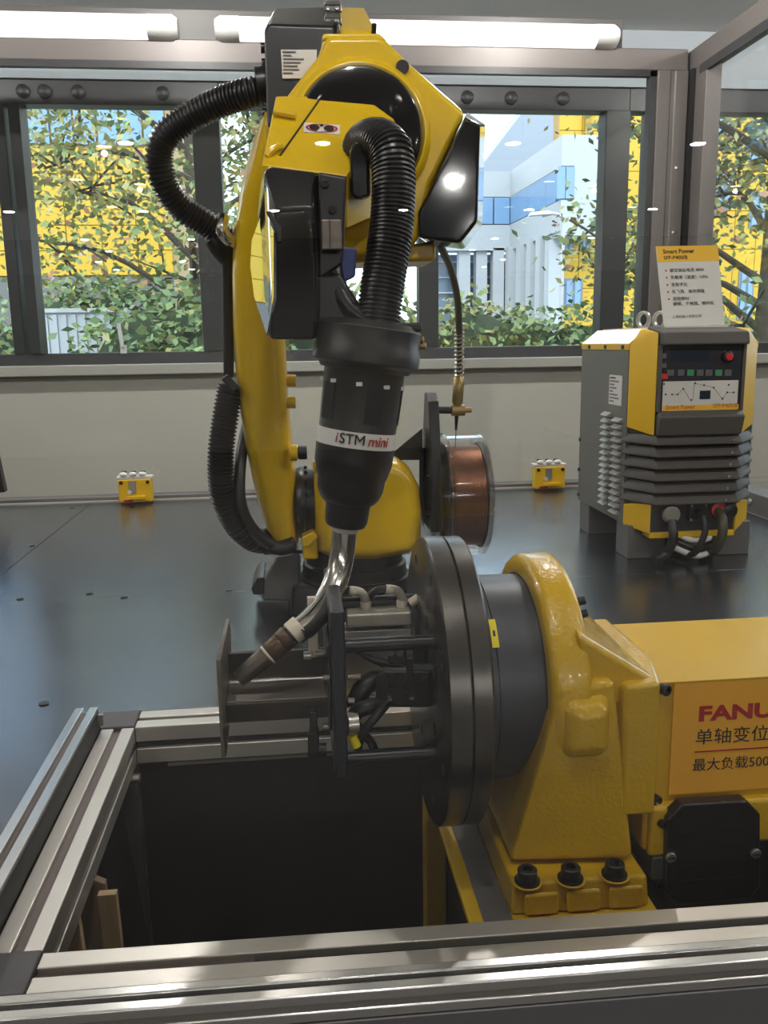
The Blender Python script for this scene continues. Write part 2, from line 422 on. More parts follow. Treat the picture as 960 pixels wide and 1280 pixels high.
# front: thin bright rail at the bottom, the glass the picture is taken through stands in it
def FRY(x, o=0.): return .732 - .015 * (x + .266) + o   # the front rail runs slightly askew
m = MB(); slotted(m, (-1.4, FRY(-1.4), .005), (XR, FRY(XR), .005), .032, .030, .007, .010); m.build('front_rail', 'bright_aluminium', enc, bevel=.002)
MB().prism([(-1.4, FRY(-1.4, -.004), .010), (-1.4, FRY(-1.4, .004), .010), (XR, FRY(XR, .004), .010), (XR, FRY(XR, -.004), .010)], (0, 0, .003)).build('rail_gasket', 'slot_black', enc)
MB().prism([(-1.4, FRY(-1.4, -.003), .0132), (-1.4, FRY(-1.4, .003), .0132), (XR, FRY(XR, .003), .0132), (XR, FRY(XR, -.003), .0132)], (0, 0, zt0 - .012)).build('glass_pane', 'front_glass', enc)
def strip(z0, z1, o, nm, mt): MB().prism([(-1.4, FRY(-1.4, o), z0), (XR, FRY(XR, o), z0), (XR, FRY(XR, -.004), z0), (-1.4, FRY(-1.4, -.004), z0)], (0, 0, z1 - z0)).build(nm, mt, enc, bevel=.001)
strip(-.86, -.0105, -.0175, 'front_skirt', 'skirt_grey')
# mounting strip and LED battens along the back rail
sx1 = at(779, 30, EY).x
MB().box(-2.6, sx1, EY + .0, EY + .05, zt1 + .0, at(500, 17, EY).z).build('lamp_strip', 'strip_grey', enc, bevel=.004)
def batten(x0, x1, cap, lab, both):
    t = thing('linear_light', lab, 'lamp', ((x0 + x1) / 2, EY - .03, zt1 + .08), 'white light tubes along the top rail')
    z0, z1 = at(620, 57, EY - .04).z, at(620, 25, EY - .04).z; zc, r = (z0 + z1) / 2, (z1 - z0) / 2
    def sect(x, s=1.):
        o = []
        for a in range(13):
            th = -PI / 2 + PI * a / 12; o.append(V((x, EY + .0 - .075 * math.cos(th) * s, zc + r * s * math.sin(th))))
        return o
    MB().rings([sect(x0 + (cap if both else 0)), sect(x1 - cap)]).build('diffuser', 'tube_light', t)
    MB().rings([sect(x1 - cap, 1.04), sect(x1 - .02, 1.04), sect(x1, .8)]).build('end_cap', 'white_plastic', t)
    if both: MB().rings([sect(x0, .8), sect(x0 + .02, 1.04), sect(x0 + cap, 1.04)]).build('end_cap', 'white_plastic', t)
    return t
batten(-2.4, at(221, 36, EY - .06).x, .11, 'white glowing light tube left of the robot, on the back top rail', False)
batten(at(268, 36, EY - .06).x, at(776, 36, EY - .06).x, .09, 'longer white glowing light tube behind the robot head, right one of two', True)

# ================================================================== table top
PX0, PX1, PY0, PY1 = -.281, 1.02, .834, 1.375       # the pit opening
PW = .066                                           # width of the pit rails
tab = thing('work_table', 'black glossy sheet topped table carrying the robot and the welder', 'table', (0, 2, -.88))
JY, JX = 2.165, -.83
def plate(x0, x1, y0, y1): MB().box(x0 + .0012, x1 - .0012, y0 + .0012, y1 - .0012, -.006, 0).build('top_sheet', 'plate_black', tab, bevel=.0008, seg=1)
plate(-2.4, JX, JY, 3.58); plate(JX, XR - .04, JY, 3.58)
_e = .0012
MB().prism([(-2.4, .775, -.006), (PX0 - PW - _e, .775, -.006), (PX0 - PW - _e, PY1 + PW + _e, -.006), (PX1 + PW + _e, PY1 + PW + _e, -.006), (PX1 + PW + _e, .775, -.006), (XR - .04, .775, -.006), (XR - .04, JY - _e, -.006), (-2.4, JY - _e, -.006)], (0, 0, .006)).build('top_sheet', 'plate_black', tab, bevel=.0008, seg=1)
MB().box(-2.4, PX0 - PW, .775, 3.58, -.05, -.0065).box(PX1 + PW, XR - .04, .775, 3.58, -.05, -.0065).box(PX0 - PW, PX1 + PW, PY1 + PW, 3.58, -.05, -.0065).build('table_frame', 'pit_black', tab)
for p in ((112, 742), (155, 747), (286, 738), (25, 749), (40, 682), (90, 635), (165, 634), (55, 880)):
    q = atz(*p); MB().lathe([(0, .009), (.002, .009), (.003, .006)], (q.x, q.y, 0), (0, 0, 1), 12).build('screw', 'bolt_black', tab)
# thin white line along the back edge
MB().box(-2.4, XR - .05, 3.565, 3.578, 0, .006).build('edge_strip', 'sill_stone', tab)
# the pit under the positioner
d = -.62
MB().box(PX0 - PW, PX1 + PW, PY1 + .02, PY1 + .032, d, -.07).build('pit_panel', 'pit_black', tab)
MB().box(PX0 - .05, PX0 - .04, PY0 - .05, PY1 + .02, d, -.07).build('pit_panel', 'pit_panel_black', tab)
MB().box(PX0 - PW, PX1 + PW, PY0 - .05, PY0 - .04, d, -.07).build('pit_panel', 'pit_panel_black', tab)
MB().box(PX1 + .04, PX1 + .05, PY0 - .05, PY1 + .02, d, -.07).build('pit_panel', 'pit_panel_black', tab)
MB().box(PX0 - PW, PX1 + PW, PY0 - .05, PY1 + .03, d - .012, d).build('pit_floor', 'pit_black', tab)
fr = thing('pit_frame', 'silver aluminium slotted profile frame around the dark pit with grey corner caps', 'frame', (PX0, PY0, 0))
hw = PW / 2; zc = -.033
def RY(x): return .801 - .019 * (x - PX0)
def rail(a, b):
    m = MB(); slotted(m, a, b, PW, PW, .012, .012); return m.build('rail', 'aluminium', fr, bevel=.002)
m = MB(); slotted(m, (PX0 - .027, PY0, zc), (PX0 - .027, PY1, zc), .054, PW, .012, .012); m.build('rail', 'aluminium', fr, bevel=.002); m = MB(); slotted(m, (PX0, RY(PX0), zc), (PX1 + PW, RY(PX1 + PW), zc), .060, PW, .012, .012); m.build('rail', 'aluminium', fr, bevel=.002); rail((PX0, PY1 + hw, zc), (PX1 + PW, PY1 + hw, zc))
for y in (PY0 - hw, PY1 + hw):
    MB().box(PX0 - PW, PX0, y - hw, y + hw, -.6, .0025).build('corner_cap', 'cap_grey', fr, bevel=.003)
MB().box(PX0 - .033, PX0 - .021, PY0, PY1, -.009, -.0055).build('slot_cover', 'slot_brown', fr)
for xa, xb_, z_, mt_ in ((PX0, -.06, -.009, 'slot_brown'), (-.06, PX1, -.0115, 'slot_black')):
    MB().prism([(xa, RY(xa) - .006, z_), (xa, RY(xa) + .006, z_), (xb_, RY(xb_) + .006, z_), (xb_, RY(xb_) - .006, z_)], (0, 0, .002)).build('slot_cover', mt_, fr)
MB().box(PX0, PX1, PY1 + hw - .006, PY1 + hw + .006, -.0115, -.0095).build('slot_cover', 'slot_black', fr)
MB().box(PX0, PX1, PY1 + .008, PY1 + .010, zc - .006, zc + .006).build('slot_cover', 'slot_black', fr)
# lower strip of the back rail, and a small screw at the corner
MB().box(PX0 + .05, PX1, PY1 + .0, PY1 + .02, -.073, -.068).build('panel_clip', 'zinc', fr)
q = at(170, 962, PY1); MB().cyl((q.x - .006, PY1 - .03, q.z), (q.x + .012, PY1 - .03, q.z), .008).build('bracket_screw', 'zinc', fr)
# thin raised rail left of the pit
sl = thing('side_rail', 'thin silver double profile rail running along the left of the pit frame', 'rail', (-.35, .9, 0))
m = MB(); slotted(m, (-.355, .80, .02), (-.355, 1.375, .02), .036, .04, .009, .009); m.build('rail', 'bright_aluminium', sl, bevel=.0015)
MB().box(-.359, -.351, .8, 1.372, .029, .0315).build('slot_cover', 'slot_brown', sl)
MB().box(-.3372, -.3358, .80, 1.372, .002, .035).build('side_shade', 'slot_black', sl)  # black strip added to paint the dark shade on the rail's side face
for z in (.012, .028): m = MB().hexbolt((-.346, 1.375, z), (0, 1, 0), .005, .006); m.build('bolt', 'zinc', sl)
MB().box(-.3358, -.328, 1.362, 1.37, .012, .03).build('clip', 'zinc', sl)
# boards leaning in the pit
def board(pts, ext, mt, lab, nm='wooden_board'):
    return tag(MB().prism(pts, ext).build(nm, mt, bevel=.001), lab, 'board')
zb = -.62
a = at(135, 1113, 1.04); board([(a.x - .012, 1.03, a.z), (a.x + .012, 1.03, a.z), (a.x + .02, 1.05, zb), (a.x - .004, 1.05, zb)], (0, .012, 0), 'wood', 'light raw wood strip standing upright in the pit')
a = at(112, 1095, 1.06); board([(a.x - .02, 1.07, a.z), (a.x + .016, 1.07, a.z - .02), (a.x + .034, 1.09, zb), (a.x - .006, 1.09, zb)], (0, .012, 0), 'wood_grey', 'greyish brown plank leaning behind the light strip in the pit')
a = at(112, 1125, 1.0); board([(a.x - .03, .985, a.z + .02), (a.x - .012, .985, a.z), (a.x + .016, .985, zb), (a.x - .002, .985, zb)], (0, .012, 0), 'wood', 'narrow pale wood offcut leaning against the left pit wall')
a = at(158, 985, 1.3); board([(PX0 - .035, 1.18, a.z), (PX0 - .035, 1.33, a.z), (PX0 + .02, 1.33, zb), (PX0 + .02, 1.18, zb)], (.012, 0, 0), 'pit_panel_black', 'dark panel leaning on the left wall of the pit', 'dark_panel')
# little yellow boxes at the foot of the wall
def cbox(px, py, lab, w=.13):
    q = at(px, py, 3.5); t = thing('control_box', lab, 'box', (q.x, 3.5, 0))
    z1 = .1; x0, x1 = q.x - w / 2, q.x + w / 2; y0, y1 = 3.50, 3.55
    MB().box(x0, x1, y0, y1, 0.008, z1).build('housing', 'welder_yellow', t, bevel=.004)
    MB().box(x0 - .006, x1 + .006, y0 + .004, y1, z1, z1 + .012).build('lid', 'label_white', t, bevel=.003)
    MB().box(q.x - .022, q.x + .006, y0 - .006, y0 + .001, .045, z1 - .004).build('hatch', 'zinc', t, bevel=.002)
    MB().cyl((q.x - .02, y0 - .01, .05), (q.x - .02, y0, .05), .008).build('screw', 'label_white', t)
    MB().box(q.x - .03, q.x + .04, y0 - .012, y0 + .002, .02, .034).build('step', 'welder_yellow', t, bevel=.002)
    MB().box(q.x - .045, q.x - .01, y0 - .003, y0 + .001, .008, .018).build('label', 'sign_red', t)
    for s in (-1, 1): MB().cyl((q.x + s * w * .4, y0 - .004, z1 - .012), (q.x + s * w * .4, y0, z1 - .012), .007).build('screw', 'bolt_black', t)
    for k in (-1, 0, 1):
        c = MB().lathe([(0, .008), (.018, .010)], (q.x + k * .037 - .005, y0 + .03, z1 + .012), (0, 0, 1), 12).build('push_button', 'bolt_black', t)
        MB().sphere((q.x + k * .037 - .005, y0 + .008, z1 + .02), .0165, 12, (1, .6, .6)).build('button_cap', 'white_plastic', c)
cbox(168, 605, 'small yellow box with three white buttons left of the robot, by the wall')
cbox(688, 594, 'small yellow box with three white buttons half behind the welder')
# dark screen edge at the left border
q = at(1, 580, 3.3); z0, z1 = at(2, 616, 3.3).z, at(2, 543, 3.3).z
t = thing('display_screen', 'black slab like screen edge at the far left on the table', 'screen', (q.x - .14, 3.3, 0))
MB().prism([(q.x - .3, 3.3, z1 + .0), (q.x - .02, 3.3, z1), (q.x + .004, 3.3, z0), (q.x - .3, 3.3, z0)], (0, .04, 0)).build('housing', 'black_plastic', t, bevel=.005)
MB().box(q.x - .28, q.x - .03, 3.297, 3.301, z0 + .03, z1 - .02).build('display', 'screen', t)
MB().box(q.x - .2, q.x - .12, 3.30, 3.34, .0, z0 + .01).box(q.x - .26, q.x - .06, 3.24, 3.4, 0, .012).build('stand', 'black_plastic', t, bevel=.004)

# ================================================================== the welding robot
rc = V((at(444, 735, 2.02).x, 2.02, 0))
rob = thing('welding_robot', 'yellow articulated welding robot with black hoses standing on the table', 'robot', rc)
# base: flange rings and the dark connector block on its left
m = MB(); m.lathe([(0, .152), (.022, .152), (.026, .142), (.05, .139), (.054, .134), (.074, .134), (.078, .126), (.105, .124), (.109, .116), (.16, .114)], rc, (0, 0, 1), 48); bs = m.build('base_ring', 'ring_black', rob, bevel=.0015)
for k in range(12):
    a = 2 * PI * k / 12 + .2; m = MB().hexbolt(rc + V((math.cos(a) * .147, math.sin(a) * .147, .022)), (0, 0, 1), .006, .007); m.build('bolt', 'bolt_black', bs)
def A(y, *pp): return [at(px, py, y) for px, py in pp]
m = MB(); m.hull(A(1.96, (322, 735), (346, 696), (375, 691), (376, 752), (330, 752)) + A(2.12, (318, 730), (346, 700), (376, 694), (376, 735), (320, 738)))
m.build('connector_block', 'grey_paint', rob, bevel=.008, seg=3)
m = MB(); m.prism(A(1.955, (314, 736), (322, 722), (330, 722), (330, 744), (316, 744)), (0, .15, 0)); m.build('connector_cap', 'black_plastic', rob, bevel=.004)
m = MB(); m.hull([V((rc.x - .16, 1.93, 0)), V((rc.x - .05, 1.9, 0)), V((rc.x - .05, 2.15, 0)), V((rc.x - .16, 2.15, 0)), V((rc.x - .15, 1.94, .07)), V((rc.x - .05, 1.92, .07)), V((rc.x - .05, 2.14, .07)), V((rc.x - .15, 2.14, .07))]); m.build('base_casting', 'black_paint', rob, bevel=.008)
# J1 turret: yellow casting with a lower lip
Y0 = 1.88
o = A(Y0, (393, 640), (393, 600), (403, 580), (430, 574), (497, 575), (514, 586), (526, 610), (529, 640), (529, 686), (514, 696), (470, 703), (418, 703), (396, 692))
m = MB(); m.prism(o, (0, .30, 0)); tu = m.build('turret', 'robot_yellow', rob, bevel=.035, seg=5, limit=60, angle=60)
o = A(Y0 + .02, (378, 672), (398, 670), (398, 700), (379, 700)); MB().prism(o, (0, .24, 0)).build('lip', 'robot_yellow', tu, bevel=.006)
o = A(Y0 + .0, (377, 672), (392, 664), (398, 672), (386, 684), (378, 684)); MB().prism(o, (0, .05, 0)).build('rib', 'robot_yellow', tu, bevel=.004)
o = A(Y0 + .05, (391, 578), (399, 572), (402, 590), (393, 592)); MB().prism(o, (0, .02, 0)).build('lug', 'robot_yellow', tu, bevel=.003)
# J2 joint disc, axis along X
j2 = at(383, 628, 1.98); x0, x1 = at(370, 628, 1.94).x, at(393, 628, 1.94).x
m = MB(); m.lathe([(0, .078), (.012, .084), (.02, .084), (.022, .080), (x1 - x0, .078)], (x0, 1.98, j2.z), (1, 0, 0), 48); jd = m.build('joint_disc', 'black_paint', rob, bevel=.001)
for k in range(16):
    a = 2 * PI * k / 16; m = MB().hexbolt(V((x0 + .024, 1.98 + math.cos(a) * .081, j2.z + math.sin(a) * .081)), (0, math.cos(a), math.sin(a)), .004, .004); m.build('bolt', 'bolt_black', jd)
# J2 arm: an oval, curved casting, Y depth falls towards the elbow
def oval(pts, n=28):
    R = []
    for i, (xl, xr, py, Y, hd) in enumerate(pts):
        a, b = at(xl, py, Y), at(xr, py, Y); c = (a + b) / 2; h = (b.x - a.x) / 2
        up = V((0, -.16, .30)).normalized() if 0 < i < len(pts) - 1 else V((0, -.1, .4)).normalized()
        dd = V((1, 0, 0)).cross(up)
        R.append([c + V((1, 0, 0)) * h * math.copysign(abs(math.cos(t)) ** .75, math.cos(t)) + dd * hd * math.copysign(abs(math.sin(t)) ** .75, math.sin(t)) for t in [2 * PI * k / n for k in range(n)]])
    return R
sec = [(360, 372, 676, 2.0, .015), (352, 373, 672, 1.99, .05), (340, 374, 660, 1.985, .075), (330, 373, 640, 1.98, .085), (321, 371, 612, 1.97, .085), (314, 369, 584, 1.955, .08), (306, 365, 545, 1.93, .076), (299, 361, 500, 1.90, .074), (294, 358, 450, 1.87, .072), (291, 355, 400, 1.84, .072), (290, 352, 340, 1.805, .072), (292, 350, 290, 1.775, .072), (302, 352, 230, 1.74, .072), (316, 360, 180, 1.70, .072), (330, 372, 140, 1.68, .06)]
MB().rings(oval(sec)).build('lower_arm', 'robot_yellow', rob, angle=60)
for (px, py, r) in ((363, 476, .013), (363, 503, .013), (371, 566, .018)):
    p = at(px - 8, py, 1.87); e = at(px + (7 if r < .015 else 1), py, 1.87); m = MB().cyl(p, e, r, n=16); b = m.build('boss', 'robot_yellow', rob, bevel=.002)
    if r > .015: MB().lathe([(0, .013), (.004, .015), (.020, .015)], e, (1, 0, 0), 16).build('rubber_stop', 'black_rubber', b, label='black rubber stop')
# clamp and flat cable cover down the left of the arm
m = MB(); m.tube([at(284, 305, 1.80), at(285, 380, 1.83), at(286, 470, 1.87)], .014, 10, flat=.8); m.build('cable_sleeve', 'black_rubber', rob)
m = MB(); m.hull(A(1.80, (276, 474), (284, 467), (300, 484), (292, 490)) + A(1.9, (276, 474), (284, 467), (300, 484), (292, 490))); m.build('hose_clamp', 'black_plastic', rob, bevel=.003)
m = MB(); m.corr([at(289, 482, 1.86), at(282, 520, 1.86), at(276, 570, 1.86), at(279, 620, 1.87), at(296, 656, 1.89), at(322, 676, 1.92), at(345, 672, 1.95)], .0285, .0085); m.build('corrugated_hose', 'torch_black', rob)
m = MB(); m.tube([at(318, 500, 1.98), at(306, 545, 1.93), at(300, 585, 1.88), at(301, 630, 1.86), at(318, 664, 1.88), at(345, 683, 1.9), at(366, 676, 1.92)], .013, 10); m.build('hose_loop', 'black_rubber', rob)
m = MB(); m.tube([at(336, 682, 1.9), at(352, 686, 1.9), at(364, 682, 1.91)], .016, 10); m.build('hose_end', 'black_rubber', rob)
m = MB(); m.box(*[v for v in (at(330, 690, 1.95).x, at(385, 690, 1.95).x, 1.94, 1.98, at(340, 692, 1.95).z, at(340, 688, 1.95).z)]); m.build('hose_bracket', 'black_plastic', rob)
# J3 elbow: controller-side box at the back
Yb = 1.60
m = MB(); m.hull(A(Yb, (330, 37), (336, 30), (425, 33), (425, 160), (334, 160)) + A(Yb + .16, (342, 10), (425, 8), (425, 160), (342, 160))); m.build('elbow_box', 'black_paint', rob, bevel=.006)
m = MB(); m.hull(A(Yb + .01, (424, 39), (470, 39), (468, 100), (424, 100)) + A(Yb + .16, (424, 8), (455, 9), (466, 37), (466, 100), (424, 100))); m.build('motor_housing', 'robot_yellow', rob, bevel=.006)
for (py, y) in ((22, 1.64), (6, 1.72)):
    m = MB(); m.hull(A(y, (404, py + 10), (405, py), (426, py), (428, py + 10)) + A(y + .05, (405, py + 5), (407, py - 6), (425, py - 6), (427, py + 5))); c = m.build('cable_plug', 'black_plastic', rob, bevel=.003)
    for s in (410, 421): m = MB(); m.hexbolt(at(s, py + 5, y), (0, -1, .3), .004, .003); m.build('screw', 'zinc', c)
for (px, py) in ((329, 60), (330, 80), (329, 122), (331, 142), (332, 158)):
    q = at(px, py, 1.66); MB().cyl(q + V((-.004, 0, 0)), q + V((.02, 0, 0)), .009, n=12).build('cable_gland', 'black_plastic', rob)
# nameplate on the box
o = A(Yb - .004, (351, 62), (396, 62), (396, 98), (353, 98)); npl = MB().prism(o, (0, .004, 0)).build('nameplate', 'label_white', rob)
for k, (a, b) in enumerate(((353, 370), (354, 364), (354, 380), (354, 376), (354, 372), (354, 374), (354, 366))):
    py = 64.6 + k * 4.4; q, w = at(a, py, Yb - .0052), at(b, py, Yb - .0052)
    MB().box(q.x, w.x, Yb - .0054, Yb - .0042, q.z - .0011, q.z + .0011).build('print_line', 'ink_grey', npl)
# J3 casting: ring plate with the diagonal flank, hollow at the wrist
Yc = 1.46
o = A(Yc, (356, 122), (376, 96), (398, 68), (407, 43), (476, 43), (487, 52), (513, 78), (584, 140), (541, 230), (524, 300), (500, 322), (430, 322), (380, 300), (350, 220))
ec = MB().prism(o, (0, .17, 0)).build('elbow_casting', 'robot_yellow', rob, bevel=.012, seg=4, limit=20, angle=50)
o = A(Yc + .01, (404, 41), (474, 41), (484, 50), (402, 50)); MB().prism(o, (0, .14, 0)).build('top_plate', 'robot_yellow', ec, bevel=.004)
cr = at(450, 168, Yc)
m = MB(); m.lathe([(-.012, .118), (.006, .113), (.014, .104), (.014, .10), (-.012, .10)], (cr.x, Yc, cr.z), (0, -1, 0), 56, closed=True); m.build('shoulder_ring', 'robot_yellow', ec, bevel=.003)
m = MB(); m.lathe([(-.01, .104), (.012, .1035), (.026, .094), (.03, .078), (.03, .02)], (cr.x, Yc, cr.z), (0, -1, 0), 56); m.build('wrist_bearing', 'black_gloss', rob, bevel=.001)
m = MB(); m.lathe([(0, .0105), (.003, .0105)], at(503, 84, Yc - .001) , (0, -1, 0), 14); m.build('plug', 'black_rubber', ec)
for px in (419, 467): m = MB(); m.cyl(at(px, 44, Yc + .03), at(px, 44, Yc + .03) + V((0, -.012, .012)), .004, n=10); m.build('screw', 'bolt_black', ec)
# belt cover on the right: faceted black
fr_ = A(Yc - .022, (582, 146), (600, 156), (597, 277), (575, 305), (523, 297), (522, 266), (541, 228)); bk = A(Yc + .15, (584, 140), (607, 156), (603, 282), (580, 312), (536, 306), (524, 262), (538, 226))
m = MB(); m.hull(fr_ + bk); m.build('belt_cover', 'black_gloss', rob, bevel=.006, seg=3, angle=30)
o = A(Yc + .02, (430, 318), (545, 300), (545, 326), (430, 329)); MB().prism(o, (0, .12, 0)).build('elbow_floor', 'robot_yellow', ec, bevel=.01, seg=3)
# forearm: yellow hood sloping to the camera
tb = A(Yc - .02, (345, 120), (400, 120), (470, 126), (496, 145), (512, 185)); tf = A(1.285, (327, 207), (335, 206), (433, 219))
lo = A(Yc - .02, (345, 250), (512, 250)) + A(1.31, (328, 285), (434, 285))
m = MB(); m.hull(tb + tf + lo); fa = m.build('forearm', 'robot_yellow', rob, bevel=.014, seg=4, limit=24, angle=40)
# seam and warning label lie on the hood's own surface
from mathutils.bvhtree import BVHTree
bpy.context.view_layer.update()
_dg = bpy.context.evaluated_depsgraph_get()
_bv = BVHTree.FromObject(fa, _dg)
def on_top(px, py, lift=.001):
    l, n, i, d = _bv.ray_cast(EYE, (at(px, py, 1.) - EYE).normalized())
    return (l if l else at(px, py, 1.36)) + (n if l else V((0, -1, 0))) * lift
def decal(px, nm, mt, par, lift=.0012, th=.0008):
    P = [on_top(*p, lift=lift) for p in px]; n = (P[1] - P[0]).cross(P[2] - P[0]).normalized()
    return MB().prism(P, n * (th if n.y > 0 else -th)).build(nm, mt, par)
MB().tube([on_top(400 - 50 * k / 8, 124 + 71 * k / 8, .0002) for k in range(9)], .0016, 6).build('seam', 'ink', fa)
lb = decal([(380, 154), (425, 157), (425, 169), (379, 166)], 'warning_label', 'label_white', fa, .0012, .001)
def disc_on(cx, cy, rx, ry, mt, lift, par, ring=0.):
    P = [on_top(cx + rx * math.cos(t), cy + ry * math.sin(t) + rx * math.cos(t) * .06, lift) for t in [2 * PI * k / 24 for k in range(24)]]
    m = MB()
    if ring:
        Q = [on_top(cx + rx * ring * math.cos(t), cy + ry * ring * math.sin(t) + rx * ring * math.cos(t) * .06, lift) for t in [2 * PI * k / 24 for k in range(24)]]
        a = [m.bm.verts.new(p) for p in P]; b = [m.bm.verts.new(p) for p in Q]
        for i in range(24): m.bm.faces.new((a[i], a[(i + 1) % 24], b[(i + 1) % 24], b[i]))
    else: m.poly(P)
    return m.build('symbol', mt, par)
disc_on(402, 161.5, 20, 5.2, 'sign_red', .0020, lb, .86); disc_on(393, 160.8, 6.5, 3.6, 'ink', .0022, lb); disc_on(411, 162.2, 6.5, 3.6, 'ink', .0022, lb); disc_on(402, 158.6, 2.5, 1.4, 'ink', .0022, lb)
P = [on_top(343, 145, .006), on_top(370, 150, .006)]; MB().tube([P[0], (P[0] + P[1]) / 2, P[1]], .0042, 8).build('ridge', 'robot_yellow', fa)
P = [on_top(334, 196, .0), on_top(351, 186, .004)]; MB().tube([P[0], (P[0] + P[1]) / 2 + V((0, -.004, .002)), P[1]], .005, 8).build('clip', 'robot_yellow', fa)
# wrist: glossy black housing, its polished side cover and fittings
wf = A(1.225, (330, 214), (338, 208), (393, 215), (396, 300), (392, 350)) + A(1.185, (345, 262), (391, 260), (395, 350), (394, 425), (338, 424), (346, 330)) 
wb_ = A(1.34, (320, 300), (326, 225), (432, 222), (430, 330), (398, 424), (336, 424), (318, 360))
m = MB(); m.hull(wf + wb_); wr = m.build('wrist_housing', 'black_gloss', rob, bevel=.006, seg=3, limit=20, angle=25)
m = MB(); m.hull(A(1.20, (398, 215), (433, 221), (429, 280), (428, 330), (398, 350)) + A(1.34, (400, 218), (433, 221), (430, 330), (400, 350))); m.build('wrist_fork', 'black_paint', rob, bevel=.004)
for py in (230, 262): m = MB(); m.hexbolt(at(406 + (py - 230) * .3, py, 1.198), (0, -1, 0), .006, .004); m.build('bolt', 'bolt_black', wr)
# polished side cover: right edge nearer the lens
mc = [at(331, 265, 1.262), at(346, 289, 1.178), at(346, 372, 1.178), at(337, 419, 1.20), at(321, 372, 1.31), at(316, 333, 1.335), at(318, 300, 1.33)]
n = (mc[1] - mc[0]).cross(mc[3] - mc[0]).normalized()
if n.y > 0: n = -n
MB().prism(mc, n * .004).build('side_cover', 'mirror_black', wr, label='polished mirror like cover', bevel=.0008)
m = MB(); m.prism(A(1.176, (332, 264), (338, 264), (352, 285), (352, 302), (346, 303), (346, 290)), (0, .01, 0)); m.build('cover_latch', 'black_plastic', wr, bevel=.001)
m = MB(); m.box(at(402, 300, 1.19).x, at(427, 300, 1.19).x, 1.178, 1.215, at(410, 313, 1.185).z, at(410, 275, 1.185).z); m.build('steel_block', 'mill_steel', rob, bevel=.002)
m = MB(); m.box(at(411.5, 300, 1.19).x, at(412.5, 300, 1.19).x, 1.1765, 1.18, at(410, 313, 1.185).z, at(410, 275, 1.185).z); m.build('block_joint', 'ink', rob)
# blue taped sensor, lower fork bend
m = MB(); m.hull(A(1.215, (424, 308), (446, 310), (444, 346), (434, 348), (420, 358), (418, 330)) + A(1.235, (424, 308), (446, 310), (444, 346), (420, 358))); m.build('blue_sleeve', 'blue_tape', rob, bevel=.003)
m = MB(); m.tube([at(415, 300, 1.24), at(418, 350, 1.225), at(432, 385, 1.215), at(462, 408, 1.21)], .022, 14, flat=.7); m.build('fork_bend', 'black_plastic', rob)
m = MB(); m.hull(A(1.20, (396, 345), (424, 340), (440, 395), (470, 412), (470, 428), (396, 426)) + A(1.26, (396, 345), (424, 340), (440, 395), (470, 412), (470, 428), (396, 426))); m.build('wrist_bracket', 'black_plastic', rob, bevel=.006, seg=3)
# hollow-wrist mouth and the big corrugated hose over it
m = MB(); m.hull(A(1.27, (437, 186), (443, 176), (462, 172), (464, 246), (450, 251), (438, 244)) + A(1.42, (437, 186), (443, 176), (462, 172), (464, 246), (450, 251), (438, 244))); m.build('cable_mouth', 'black_gloss', rob, bevel=.014, seg=4, limit=20)
hp = [at(452, 214, 1.40), at(452, 190, 1.35), at(460, 178, 1.31), at(476, 177, 1.27), at(489, 192, 1.245), at(492, 225, 1.235), at(490, 275, 1.23), at(484, 320, 1.222), at(477, 365, 1.215), at(472, 408, 1.21)]
m = MB(); m.corr(hp, .0305, .0058, 24, .9); m.build('corrugated_hose', 'black_plastic', rob)
# side loop hose, from the elbow box round to the arm, through a chrome ring
m = MB(); m.corr([at(330, 112, 1.68), at(312, 116, 1.68), at(280, 126, 1.7), at(235, 148, 1.72), at(206, 172, 1.73), at(199, 200, 1.74), at(208, 235, 1.75), at(230, 262, 1.77), at(258, 280, 1.79), at(284, 300, 1.81)], .0262, .0082, 20); m.build('corrugated_hose', 'black_rubber', rob)
m = MB(); m.lathe([(0, .03), (.022, .03), (.026, .026)], at(321, 106, 1.66), (1, .02, .15), 16); m.build('hose_nut', 'black_plastic', rob)
m = MB(); m.tube([at(279, 272, 1.745), at(277, 286, 1.73), at(284, 298, 1.735), at(300, 304, 1.76), at(316, 303, 1.78)], .0125, 12); m.build('steel_guide', 'chrome', rob)
m = MB(); m.tube([at(268, 300, 1.80), at(276, 312, 1.8), at(285, 322, 1.82)], .02, 10); m.build('hose_end', 'black_rubber', rob)

# ================================================================== welding torch in the wrist
YT = 1.20
tor = thing('welding_torch', 'dark brown black welding torch with chrome swan neck hanging from the robot wrist', 'torch', at(430, 665, YT))
ta, tz = at(462, 412, YT), at(431, 664, YT); ax = (tz - ta).normalized()
def along(py):
    p = at(446, py, YT); return ta + ax * ((p - ta).dot(ax))
def T(py): return (along(py) - ta).dot(ax)
s = 1.0 / F * YT * 1.0
def lath(rows, nm, mt, par, bev=.001, ofs=(0, 0, 0)):
    m = MB(); m.lathe([(T(py), r * s) for py, r in rows], ta + V(ofs), ax, 48); return m.build(nm, mt, par, bevel=bev)
lath([(400, 56), (408, 64), (432, 64), (436, 66), (452, 66), (456, 58), (462, 55)], 'flange', 'torch_black', tor)
m = MB(); m.box(at(490, 410, YT).x, at(524, 410, YT).x, YT - .03, YT + .04, at(500, 415, YT).z, at(500, 404, YT).z); m.build('flange_block', 'black_plastic', tor, bevel=.003)
for k, px in enumerate((524, 527)): m = MB(); m.hexbolt(at(px, 425 + k * 8, YT - .01), (1, -.3, 0), .005, .006); m.build('bolt', 'brass', tor)
bd = lath([(455, 52), (462, 50), (536, 48.5), (538, 49)], 'body', 'torch_black', tor)
lath([(536.5, 49.4), (556.5, 49.0)], 'label_band', 'label_white', tor, 0)
